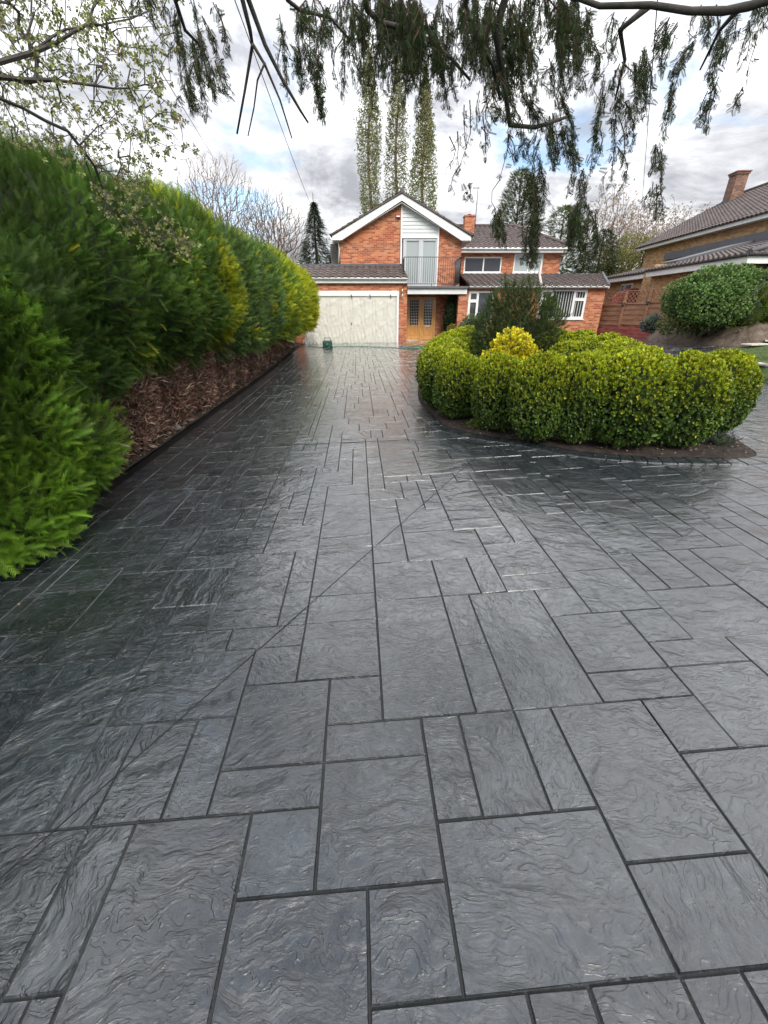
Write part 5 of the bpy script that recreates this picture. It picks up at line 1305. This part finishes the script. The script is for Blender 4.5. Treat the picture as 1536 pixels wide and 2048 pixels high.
far_tree('bare_tree', 'larger bare winter tree above the hedge, left of the pair', (-12.8, 38, 0), (-12.8, 38, 7.2), (4.0, 3.4, 4.5), 3200, .010, 'bark_pale', group=GB_, seed=1)
far_tree('bare_tree', 'smaller bare winter tree above the hedge, nearer the brick house', (-8.6, 38, 0), (-8.7, 38, 6.3), (3.0, 2.8, 3.3), 2300, .010, 'bark_pale', group=GB_, seed=2)
far_tree('bare_tree', 'low bare tree far left behind the maple branches', (-17.6, 37, 0), (-17.5, 37, 5.8), (3.0, 2.8, 3.0), 1500, .010, 'bark_pale', group=GB_, seed=9)
GR_ = 'spring trees beyond the neighbouring house'
BL = (1500, .17, [(.30, .24, .20)], [(.62, .52, .46), (.5, .42, .36)])
far_tree('spring_tree', 'thin bare tree with a pale haze of buds right of the dark evergreens', (20.2, 45, 0), (20.4, 45, 7.0), (2.9, 2.4, 4.4), 900, .013, 'bark_pale', BL, group=GR_, seed=3)
far_tree('spring_tree', 'pale budding tree directly left of the neighbouring roof', (24.0, 47, 0), (24.2, 47, 6.8), (3.2, 2.6, 3.6), 900, .013, 'bark_pale', BL, group=GR_, seed=4)
far_tree('spring_tree', 'budding tree just peeping over the neighbouring roof edge', (29.0, 50, 0), (29.0, 50, 7.4), (4.0, 3, 3.6), 700, .013, 'bark_pale', BL, group=GR_, seed=5)
far_tree('budding_willow', 'low olive yellow budding tree between the wing roof and the neighbouring house', (20.5, 40, 0), (20.3, 40, 4.6), (2.4, 2, 2.3), 500, .012, 'bark_pale', (3500, .13, [(.10, .12, .03)], [(.28, .27, .06), (.22, .24, .05)]), seed=6)
def poplar(x, y, top, w, label, seed, dens=1.0):
    E_ = empty('poplar_tree', (x, y, 0), label=label, cat='tree', group='tall slim poplars behind the brick house'); o = np.array(E_.location)
    nt_ = 700; h = rng.random(nt_) ** .8; a = rng.uniform(0, 6.28, nt_)
    rad = w * (np.sin(np.pi * np.clip(h * .86 + .14, 0, 1)) ** .6) * (.35 + .65 * rng.random(nt_) ** .5) * (1 + .15 * np.sin(9 * h + seed))
    tg = np.stack([x + rad * np.cos(a), y + rad * np.sin(a), 2.5 + (top - 2.5) * h], 1)
    tr = [(x + .1 * math.sin(i), y, top * .86 * i / 14) for i in range(15)]
    # branches rise steeply: forbid joining wood above, favour low joints
    A, pr = skeleton(tr, tg, .6, 4.0, .12, maxn=9000); V, F, r = branches(A, pr, .013, 2.3, .26, 4); big('branches', V - o, F, M['bark_pale'], parent=E_)
    n = int(7500 * dens); k = rng.integers(0, len(tg), n); p = tg[k] + rng.normal(0, 1, (n, 3)) * np.array([.13, .13, .55]); p[:, :2] = o[:2] + (p[:, :2] - o[:2]) * np.minimum(1, w * 1.15 / (np.linalg.norm(p[:, :2] - o[:2], axis=1, keepdims=True) + 1e-6))
    hh = (p[:, 2:3] / top)
    low = pal(n, [(.26, .33, .06), (.22, .29, .06)]); hi = pal(n, [(.32, .31, .15), (.26, .26, .12)]); c1 = low * (1 - hh) + hi * hh
    V, F, C = scatter(LC4, p, np.array([0, 0, 1.2]) + rng.normal(0, .4, (n, 3)), rng.uniform(.07, .16, n), c1 * .6, c1); big('foliage', V - o, F, M['leaf'], C, E_)
poplar(-1.25, 45, 19.6, 1.05, 'leftmost of the three tall slim poplars', 1)
poplar(1.1, 46, 20.0, 1.0, 'middle one of the three tall slim poplars', 2, .8)
poplar(3.4, 45, 17.6, 1.15, 'rightmost and shortest of the three tall slim poplars, greenest low down', 3, 1.3)
def cone_conifer(name, label, x, y, zt_, w, n, size, base, tip, seed=0, zb_=.0, taper=1.0, group=None, droop=-.25, bare_top=False):
    E_ = empty(name, (x, y, 0), label=label, cat='tree', group=group); o = np.array(E_.location)
    h = rng.random(n) ** 1.0; a = rng.uniform(0, 6.28, n); tier = .62 + .5 * np.abs(np.sin(h * 13 + 1.5 * np.sin(a * 2) + seed)) + .12 * np.sin(a * 5 + h * 9)
    rr = w * (1 - h) ** taper * tier * (1 - .55 * rng.random(n) ** 2.0) * (1 + .15 * np.sin(3 * a + seed))
    p = np.stack([x + rr * np.cos(a), y + rr * np.sin(a), zb_ + (zt_ - zb_) * h], 1)
    d = np.stack([np.cos(a), np.sin(a), np.full(n, droop)], 1) + rng.normal(0, .3, (n, 3))
    V, F, C = scatter(FR_S, p, d, size * rng.uniform(.6, 1.3, n) * (1 - .5 * h), pal(n, base), pal(n, tip), up=np.array([[0, 0, 1.]])); big('foliage', V - o, F, M['needle'], C, E_)
    b = MB(); b.tube([(0, 0, -.1), (0, 0, zt_ * .6), (0, 0, zt_ + (.5 if bare_top else 0))], [.16, .09, .015], 6)
    for k in range(36):
        hh = .12 + .84 * k / 36; aa = k * 2.4; l = w * .7 * (1 - hh) ** taper; b.tube([(0, 0, zt_ * hh), (l * math.cos(aa), l * math.sin(aa), zt_ * hh + l * droop * .6)], [.03, .008], 4)
    b.build('trunk', M['bark'], E_)
CD, CT = [(.012, .03, .014), (.016, .038, .016)], [(.045, .085, .035), (.035, .07, .03), (.06, .10, .04)]
cone_conifer('fir_tree', 'dark blue green fir with spiky leader left of the gable', -4.75, 34, 7.9, 2.7, 6500, .5, CD, CT, seed=1, bare_top=True)
cone_conifer('fir_tree', 'shorter dark conifer squeezed between the fir and the gable wall', -3.3, 33, 5.7, 1.9, 2600, .45, CD, CT, seed=2)
OV = [(.03, .055, .016)], [(.10, .15, .035), (.075, .12, .03)]
cone_conifer('evergreen_tree', 'tall grey green cypress behind the hipped roof', 10.9, 41, 11.2, 2.7, 9000, .6, [(.05, .08, .035)], [(.15, .19, .08), (.11, .15, .06)], seed=3, taper=.38, droop=.5)
cone_conifer('evergreen_tree', 'broad olive green evergreen right of the hipped roof', 14.4, 40, 8.7, 3.4, 9000, .6, [(.05, .09, .02)], [(.16, .23, .05), (.12, .18, .045)], seed=4, taper=.45, droop=.2)
cone_conifer('evergreen_tree', 'dark evergreen above the right end of the wing roof', 17.0, 38, 7.0, 2.6, 5200, .5, CD, CT, seed=5, taper=.5)
far_tree('hillside_wood', 'brownish distant scrub between hedge and fir', (-9, 60, 0), (-9, 60, 3.2), (7, 3, 2.2), 500, .02, 'bark_pale', (3000, .25, [(.08, .08, .04)], [(.16, .15, .08)]), seed=8, cat='wood')

# ================================================================== OVERHANGING MAPLE (left)
def p3(px, py, Y): x, z = at(px, py, Y); return np.array([x, Y, z])
Emap = empty('maple_tree', (-5.2, 1.6, 0), label='maple with small fresh green leaves overhanging the hedge from the left', cat='tree'); o = np.array(Emap.location)
limbs = [[(-5.2, 1.6, 0), (-5.15, 1.65, 1.6), (-4.9, 1.9, 2.9), p3(-160, 190, 2.6)], ]
def px_line(pts, Y0, Y1): return [p3(x, y, Y0 + (Y1 - Y0) * i / (len(pts) - 1)) for i, (x, y) in enumerate(pts)]
L1 = px_line([(-160, 190), (0, 155), (75, 160), (150, 167), (228, 178), (320, 165)], 2.6, 3.5)
L2 = px_line([(-160, 190), (0, 125), (60, 105), (115, 85), (180, 45), (190, 0), (205, -60)], 2.6, 3.2)
L3 = px_line([(-160, 190), (-20, 190), (45, 218), (137, 262), (190, 330), (215, 400), (270, 440), (330, 475)], 2.6, 3.6)
L4 = px_line([(60, 105), (130, 60), (260, 40), (300, 20)], 2.8, 3.4)
def densify(Ls, step=.08):
    nodes = []; par = []
    for Lx in Ls:
        last = None
        if nodes:
            dd = np.linalg.norm(np.array(nodes) - np.array(Lx[0]), axis=1); last = int(np.argmin(dd))
        for a, b_ in zip(Lx[:-1], Lx[1:]):
            a, b_ = np.array(a, float), np.array(b_, float); k = max(1, int(np.linalg.norm(b_ - a) / step))
            for i in range(0 if last is None else 1, k + 1):
                nodes.append(a + (b_ - a) * i / k + rng.normal(0, .004, 3)); par.append(-1 if last is None else last); last = len(nodes) - 1
    return nodes, par
def grow(nodes, par, targets, step=.07, jitter=.12, arch=.0, maxn=40000, fwd=None):
    A = np.zeros((maxn, 3)); A[:len(nodes)] = nodes; n = len(nodes); par = list(par); D = np.zeros(maxn); tips = []
    order = np.argsort([np.min(np.linalg.norm(np.array(nodes) - t, axis=1)) for t in targets])
    for t in np.array(targets)[order]:
        v = A[:n] - t; ds = np.linalg.norm(v, axis=1) + .10 * D[:n]
        if fwd is not None: ds = ds + 1.2 * np.maximum(0, (v @ fwd))
        j = int(np.argmin(ds)); p0 = A[j].copy(); L_ = np.linalg.norm(t - p0); k = max(1, int(L_ / step)); pj = j
        for i in range(1, k + 1):
            if n >= maxn - 1: break
            u = i / k; p = p0 + (t - p0) * u; p[2] += arch * L_ * math.sin(math.pi * u); p = p + (rng.normal(0, jitter * step, 3) if i < k else 0)
            A[n] = p; par.append(pj); D[n] = D[pj] + L_ / k; pj = n; n += 1
        tips.append(pj)
    return A[:n], np.array(par[:n]), tips
MP = np.array([(-40, -60), (430, -60), (330, 20), (350, 110), (345, 190), (372, 245), (330, 285), (405, 295), (330, 330), (300, 370), (330, 400), (345, 430), (400, 470), (385, 520), (300, 490), (240, 480), (190, 400), (170, 345), (60, 300), (-40, 290)], float)
q = rng.uniform([-40, -60], [430, 530], (5200, 2)); q = q[inside(MP, q[:, 0], q[:, 1])]
dn = 1 - .45 * (q[:, 0] > 230) * (q[:, 1] < 90); q = q[rng.random(len(q)) < dn][:860]
tg = [p3(a, b_, rng.uniform(2.7, 3.9)) for a, b_ in q]
nodes, par = densify(limbs + [L1, L2, L3, L4])
A, pr, tips = grow(nodes, par, tg, .06, .14, .06, fwd=np.array([.8, .2, -.5]))
V, F, r = branches(A, pr, .0013, 2.15, .05, 5); big('branches', V - o, F, M['bark'], parent=Emap)
T3 = A[tips]; n = len(T3) * 2; k = np.repeat(np.arange(len(T3)), 2); p = T3[k] + rng.normal(0, .022, (n, 3)); p[::2] = T3
d = np.array([.3, 0, -.55]) + rng.normal(0, .6, (n, 3))
V, F, C = scatter(t_leafcluster(5, .62, .2, 1.1), p, d, rng.uniform(.02, .04, n), pal(n, [(.14, .16, .045), (.17, .165, .065)]), pal(n, [(.26, .31, .08), (.32, .35, .11), (.21, .26, .07), (.27, .23, .12)])); big('foliage', V - o, F, M['leaf'], C, Emap)

# ================================================================== OVERHANGING DROOPING CONIFER (top right)
Ey = empty('drooping_conifer', (3.2, -1.8, 0), label='weeping dark conifer whose branches hang across the top of the view', cat='tree'); o = np.array(Ey.location)
b = MB()
def limb(pts, Y0, Y1, r0, r1, pre=()):
    P_ = [np.array(p) for p in pre] + px_line(pts, Y0, Y1); C_ = catmull([tuple(p) for p in P_], 4, False) if False else [tuple(p) for p in P_]
    n = len(C_); b.tube([tuple(np.array(p) - o) for p in C_], [r0 + (r1 - r0) * i / (n - 1) for i in range(n)], 7)
top = (3.2, -1.8, 5.6)
b.tube([(0, 0, -.1), (.02, 0, 2.5), (0, 0, 5.6), (-.1, .1, 8)], [.26, .2, .15, .08], 10)
limb([(1640, -30), (1500, 12), (1450, 22), (1380, 22), (1300, 10), (1200, 12), (1160, -2), (1050, -25)], 2.9, 3.6, .024, .011, [top, (3.4, 1, 5.4)])
limb([(1050, -120), (990, 60), (1003, 130), (1020, 250), (1070, 255), (1130, 235)], 3.3, 3.9, .03, .01, [top, (2.0, 1, 5.2)])
limb([(960, -120), (930, 10), (945, 60), (985, 130), (1000, 200)], 3.2, 3.8, .024, .008, [top, (1.7, 1, 5.2)])
limb([(700, -140), (735, 20), (760, 45), (830, 60), (900, 115), (940, 160)], 3.2, 3.8, .024, .008, [top, (1.0, 1, 5.0)])
limb([(560, -120), (575, 0), (600, 20), (660, 35), (700, 80)], 3.2, 3.7, .018, .006, [top, (.3, 1.2, 5.0)])
limb([(470, -140), (485, 0), (500, 60), (505, 90), (490, 180), (474, 268)], 2.6, 2.9, .015, .005, [top, (0, 1.0, 5.0)])
limb([(480, -60), (497, 0), (530, 90), (565, 160), (600, 220), (616, 245)], 2.6, 3.0, .015, .005, [(0, 1.0, 5.0)])
limb([(505, 88), (530, 130), (560, 200), (584, 277)], 2.7, 2.9, .008, .003)
limb([(530, 125), (515, 160), (508, 215), (496, 272)], 2.75, 2.9, .005, .003)
limb([(420, -100), (350, 0), (370, 60), (410, 100)], 3.2, 3.6, .018, .006)
limb([(1300, 10), (1240, 60), (1250, 120), (1230, 200)], 3.4, 3.7, .02, .006)
limb([(1480, 15), (1440, 60), (1400, 140)], 3.2, 3.5, .015, .005)
Z7 = [(0,150,10,290,1),(40,200,50,300,1),(60,250,80,400,1.4),(20,60,100,130,1),(150,100,140,320,1.6),(200,60,205,320,1),(240,120,232,380,1.2),(300,150,290,340,1.8),(330,120,340,330,1.8),(380,60,370,290,2),
(400,100,380,400,1.2),(440,120,450,330,1.8),(470,150,490,380,1),(500,160,520,330,1.6),(540,180,545,280,1),(560,330,525,550,.5),(530,540,510,640,.5),(555,600,550,660,.8),(520,430,520,560,.4),(590,300,585,430,.7),(600,380,610,520,.8),
(640,250,690,420,3),(685,430,655,590,.12),(655,590,650,700,.15),(640,680,655,810,2.4),(660,700,675,800,1.8),(700,350,730,520,1.3),(690,430,715,530,1),(740,300,790,430,3),(780,420,770,560,1.6),(760,560,762,880,3),(790,540,800,700,2),(770,700,775,880,2.6),
(820,380,830,560,3),(860,420,890,540,2.5),(850,300,900,480,2),(880,450,900,560,2),(900,560,875,650,1),(930,560,935,700,2),(910,660,880,830,3),(950,680,930,880,3),(890,700,880,800,2),(980,420,955,560,1.3),(1010,300,980,500,1.2),(1000,230,985,330,1),
(1050,300,1040,500,1.4),(1040,480,1040,640,1),(1080,350,1080,500,1.3),(1060,200,1075,380,1.8),(1100,200,1110,400,1.8),(1130,150,1130,330,2.2),(1150,200,1140,390,1.8),(1220,290,1180,480,1.3),(1170,470,1150,580,1.4),(1190,490,1190,620,.9),(1170,610,1165,720,1.8),(1160,600,1150,700,1.2),
(1270,180,1215,390,1.2),(1300,130,1225,250,1.5),(1240,80,1190,240,2),(1210,60,1180,160,1.6),(1390,100,1345,280,1.2),(1365,270,1330,430,1.1),(1340,300,1310,420,.8),(1400,120,1375,320,1.2),(1440,40,1400,200,1),(1480,60,1440,230,.9),
(1505,110,1460,300,.12),(1455,290,1440,360,1),(1530,0,1490,130,1.3),(1500,0,1470,110,1.2),(1360,20,1350,170,1.6),(1320,20,1300,130,1.6),
(850,0,845,190,2),(870,100,880,320,2.4),(830,200,850,330,2),(940,40,950,180,2),(900,60,910,260,2.4),(960,120,945,300,1.6),(800,0,770,160,1),(1030,40,1015,200,1),(1070,60,1040,200,.8),
(490,450,480,560,.25),(1010,560,1000,640,.4),(1045,380,1050,560,.5),(540,340,545,470,.5),(620,330,625,420,1),(680,160,690,340,3),(720,80,740,320,3),(600,60,620,300,3),(650,60,670,300,3),(630,150,650,330,3),(760,140,780,330,2),(580,100,590,260,2.5),
(130,0,140,120,1.5),(170,0,180,150,2),(210,0,215,160,1.6),(270,0,275,180,3),(300,0,310,200,3),(330,0,340,200,3),(360,20,365,220,3),(400,50,410,260,3),(430,100,440,270,3),(460,120,470,260,2.5),(380,0,390,120,2.5),(350,160,355,290,2.4),(270,150,262,260,2),(480,20,490,130,.8),(540,0,560,180,.8),
(20,0,30,130,1),(60,0,70,140,1),(90,20,95,160,1.2),(0,20,5,120,1)]
ST = [(600 + .609 * a, .609 * b_, 600 + .609 * c, .609 * d_, w) for a, b_, c, d_, w in Z7]
ST += [(350,0,372,120,1.4),(360,90,385,235,1.8),(385,0,405,140,1.2),(385,120,412,243,1.4),(375,170,395,225,2),(405,30,452,170,.9),(430,10,458,110,.8),(395,60,430,200,1.4),(430,120,462,200,1.2),(415,140,445,195,1.6),(300,-10,312,60,.9),(285,-10,295,30,.8),(270,-10,262,30,.6),(325,-10,340,70,1.2),(355,60,365,110,2.2),(380,80,400,180,2),
       (560,30,575,190,1),(590,10,600,180,1.4),(615,90,625,170,1.5),(628,0,648,245,1),(655,20,640,150,1),(583,90,590,150,1.8),(635,180,633,238,1.2),(570,60,565,165,.6)]
mid = np.array([(p[0] + p[2]) / 2 for p in ST])
n_extra = 80
for _ in range(n_extra):           # ragged fill along the upper canopy
    x = rng.uniform(690, 1180); y0 = rng.uniform(-30, 40); ST.append((x, y0, x + rng.normal(0, 10), y0 + rng.uniform(60, 150), rng.uniform(.6, 1.6)))
PP, DD, SS = [], [], []; strand = MB()
for (x0, y0, x1, y1, w) in ST:
    Y = rng.uniform(3.1, 4.3); reps = max(1, int(round(w * 1.9)))
    for r_ in range(reps):
        jx = rng.normal(0, 6.5 * math.sqrt(w)) if r_ else 0; yy = Y + rng.normal(0, .12)
        t1 = 1 - (.25 * rng.random() if r_ else 0)
        P0 = p3(x0 + jx * .6, y0 + (rng.uniform(-8, 25) if r_ else 0), yy); P1 = p3(x0 + (x1 - x0) * t1 + jx, y0 + (y1 - y0) * t1, yy + .05)
        L_ = np.linalg.norm(P1 - P0); k = max(3, int(L_ / .07)); bow = rng.normal(0, .03, 3); bow[2] = 0
        ln = [P0 + (P1 - P0) * (i / k) + bow * math.sin(math.pi * i / k) + rng.normal(0, .004, 3) for i in range(k + 1)]
        strand.tube([tuple(p - o) for p in ln], [.0035 * (1 - .7 * i / k) + .0008 for i in range(k + 1)], 3, False)
        dens = min(w, 1.0)
        m = int(L_ / .0082 * dens)
        if m:
            u = rng.random(m) if dens < .3 else (np.arange(m) + rng.random(m)) / m
            u = u ** .85
            pos = P0 + (P1 - P0) * u[:, None] + bow * np.sin(np.pi * u)[:, None]
            ds = (P1 - P0) / L_ * 1.0 + rng.normal(0, .8, (m, 3)); ds[:, 2] -= .3; pos = pos + rng.normal(0, .007, (m, 3)) * (1.6 * np.abs(np.sin(u * L_ * 14 + r_))[:, None])
            PP.append(pos); DD.append(ds); SS.append(rng.uniform(.026, .06, m) * (1 - .35 * u))
strand.build('hanging_twigs', M['bark_red'], Ey)['kind'] = 'stuff'
PP, DD, SS = np.concatenate(PP), np.concatenate(DD), np.concatenate(SS); n = len(PP)
V, F, C = scatter(SPRIG, PP, DD, SS, pal(n, [(.012, .024, .010), (.016, .030, .012)]), pal(n, [(.030, .058, .020), (.045, .075, .024), (.02, .040, .018)])); big('foliage', V - o, F, M['needle'], C, Ey)
b.build('limbs', M['bark'], Ey)
print('sprigs', n)

# fallen leaves and chips on the soil
BP = np.array(bedc); n = 9000; x = rng.uniform(.3, 5.2, n); y = rng.uniform(3.6, 12.4, n); m = inside(BP, x, y); x, y = x[m], y[m]
t_ = rng.uniform(.5, 21.5, 9000); x2 = np.array([edge_x(q) for q in t_]) - .14 - .45 * rng.random(9000) ** 1.4
k_ = rng.random(70); yy_ = rng.uniform(1.5, 20, 70); xx_ = np.array([edge_x(q) for q in yy_]) + .02 + .5 * k_ ** 3
X_ = np.concatenate([x, x2, xx_]); Y_ = np.concatenate([y, t_, yy_]); Z_ = gzv(X_, Y_) + np.concatenate([np.full(len(x), .045), .03 + .06 * np.clip((np.array([edge_x(q) for q in t_]) - x2 - .13) * 2, 0, 1), np.full(70, .004)]) + .006 * rng.random(len(X_))
n = len(X_); CHIP = (np.array([(-.4, 0, 0), (.4, .1, .1), (.1, 1, .15), (-.3, .7, 0)]), np.array([(0, 1, 2, 3)]), np.array([0, .5, 1, .5]))
dd = rng.normal(0, 1, (n, 3)); dd[:, 2] *= .25; c = pal(n, [(.13, .075, .045), (.20, .12, .07), (.07, .045, .03), (.28, .2, .12)], .3)
V, F, C = scatter(CHIP, np.stack([X_, Y_, Z_], 1), dd, rng.uniform(.008, .032, n), c, c, up=np.array([[0, 0, 1.]]))
tag(big('leaf_litter', V, F, M['deadtwig'], C), kind='stuff', label='brown leaf litter and chips lying on the soil')
# ================================================================== SMALL THINGS
w1 = MB(); a_ = p3(655, 470, 23.0); c_ = p3(455, -40, 4.5)
w1.tube([tuple(c_ + (a_ - c_) * t - np.array([0, 0, .5]) * math.sin(math.pi * t) * .6) for t in np.linspace(0, 1, 24)], .0045, 4)
tag(w1.build('overhead_cable', M['iron']), 'thin telephone wire coming down to the left eave of the gable', 'cable')
w1 = MB(); a_ = p3(1283, 420, 40.0); c_ = p3(1318, -40, 12.0); w1.tube([tuple(c_ + (a_ - c_) * t) for t in np.linspace(0, 1, 12)], .012, 4)
tag(w1.build('overhead_cable', M['iron']), 'faint thin wire hanging in the sky left of the neighbouring roof', 'cable')
w1 = MB(); a_ = p3(430, 320, 30.0); c_ = p3(210, -40, 6.0); w1.tube([tuple(c_ + (a_ - c_) * t) for t in np.linspace(0, 1, 12)], .009, 4)
tag(w1.build('overhead_cable', M['iron']), 'faint thin wire seen through the maple twigs', 'cable')
def ground_tube(name, label, cat, pts, r, m, n=5):
    P_ = catmull([hit(x, y, r) for x, y in pts], n, False) if False else []
    Q = [hit(x, y, r) for x, y in pts]; out = []
    for i in range(len(Q) - 1):
        p0, p1, p2, p3_ = Q[max(i - 1, 0)], Q[i], Q[i + 1], Q[min(i + 2, len(Q) - 1)]
        for j in range(n):
            t = j / n; out.append(tuple(.5 * (2 * p1[d] + (p2[d] - p0[d]) * t + (2 * p0[d] - 5 * p1[d] + 4 * p2[d] - p3_[d]) * t * t + (3 * p1[d] - p0[d] - 3 * p2[d] + p3_[d]) * t ** 3) for d in range(2)))
    out.append(Q[-1]); bb = MB(); bb.tube([(x, y, gz(x, y) + r + .006) for x, y in out], r, 6); return tag(bb.build(name, m), label, cat)
ground_tube('garden_hose', 'thin green hose looping on the drive in front of the garage and porch', 'hose', [(616, 692), (640, 694.5), (668, 693.5), (720, 693), (780, 695), (800, 696.5), (830, 696.5), (850, 694.5), (832, 692), (800, 693), (820, 695), (850, 693), (872, 691.5)], .013, M['hose'])
ground_tube('power_cable', 'pale thin cable lying along the left edge of the box ball island', 'cable', [(857, 742), (854, 765), (857, 790), (868, 812), (885, 826), (908, 839), (935, 855), (962, 868)], .006, M['cable'])
gx_b, gy_b = hit(655, 696)
E3 = empty('pump_unit', (gx_b, gy_b + .1, gz(gx_b, gy_b)), label='small dark green pump box standing before the garage door', cat='pump')
b = MB(); b.box(-.2, .2, -.14, .14, .02, .3); b.build('housing', M['green_box'], E3, bevel=.03)
b = MB(); b.tube([(-.14, 0, .3), (-.14, 0, .4), (.14, 0, .4), (.14, 0, .3)], .016, 6); b.build('handle', M['black_pl'], E3)
b = MB(); b.tube([(.0, -.14, .15), (.0, -.22, .15)], [.07, .05], 10); b.tube([(-.12, -.14, .22), (-.12, -.2, .22)], .03, 8); b.build('outlet', M['lead'], E3)
b = MB(); b.box(-.22, -.12, -.16, .16, 0, .03); b.box(.12, .22, -.16, .16, 0, .03); b.build('foot', M['black_pl'], E3)
# bunched polythene by the left door jamb
V = []; F = []; cxq, czq = at(622, 675, YG - .35)
for i in range(26):
    for j in range(14):
        u, v = i / 25 * 2 - 1, j / 13; r_ = .38 * (1 - .55 * v) * (1 + .22 * math.sin(i * 1.9 + j * .6))
        V.append((cxq + r_ * u, YG - .22 - .28 * (1 - u * u) * (1 - .6 * v) + .05 * math.sin(i * 2.3 + j), gz(-4, 22) + .02 + .72 * v + .05 * math.sin(i * 1.3)))
for i in range(25):
    for j in range(13): a = i * 14 + j; F.append((a, a + 14, a + 15, a + 1))
tag(big('polythene_heap', np.array(V), np.array(F), M['film'], smooth=True), 'bunched clear polythene hanging at the left foot of the garage door', 'plastic sheet')
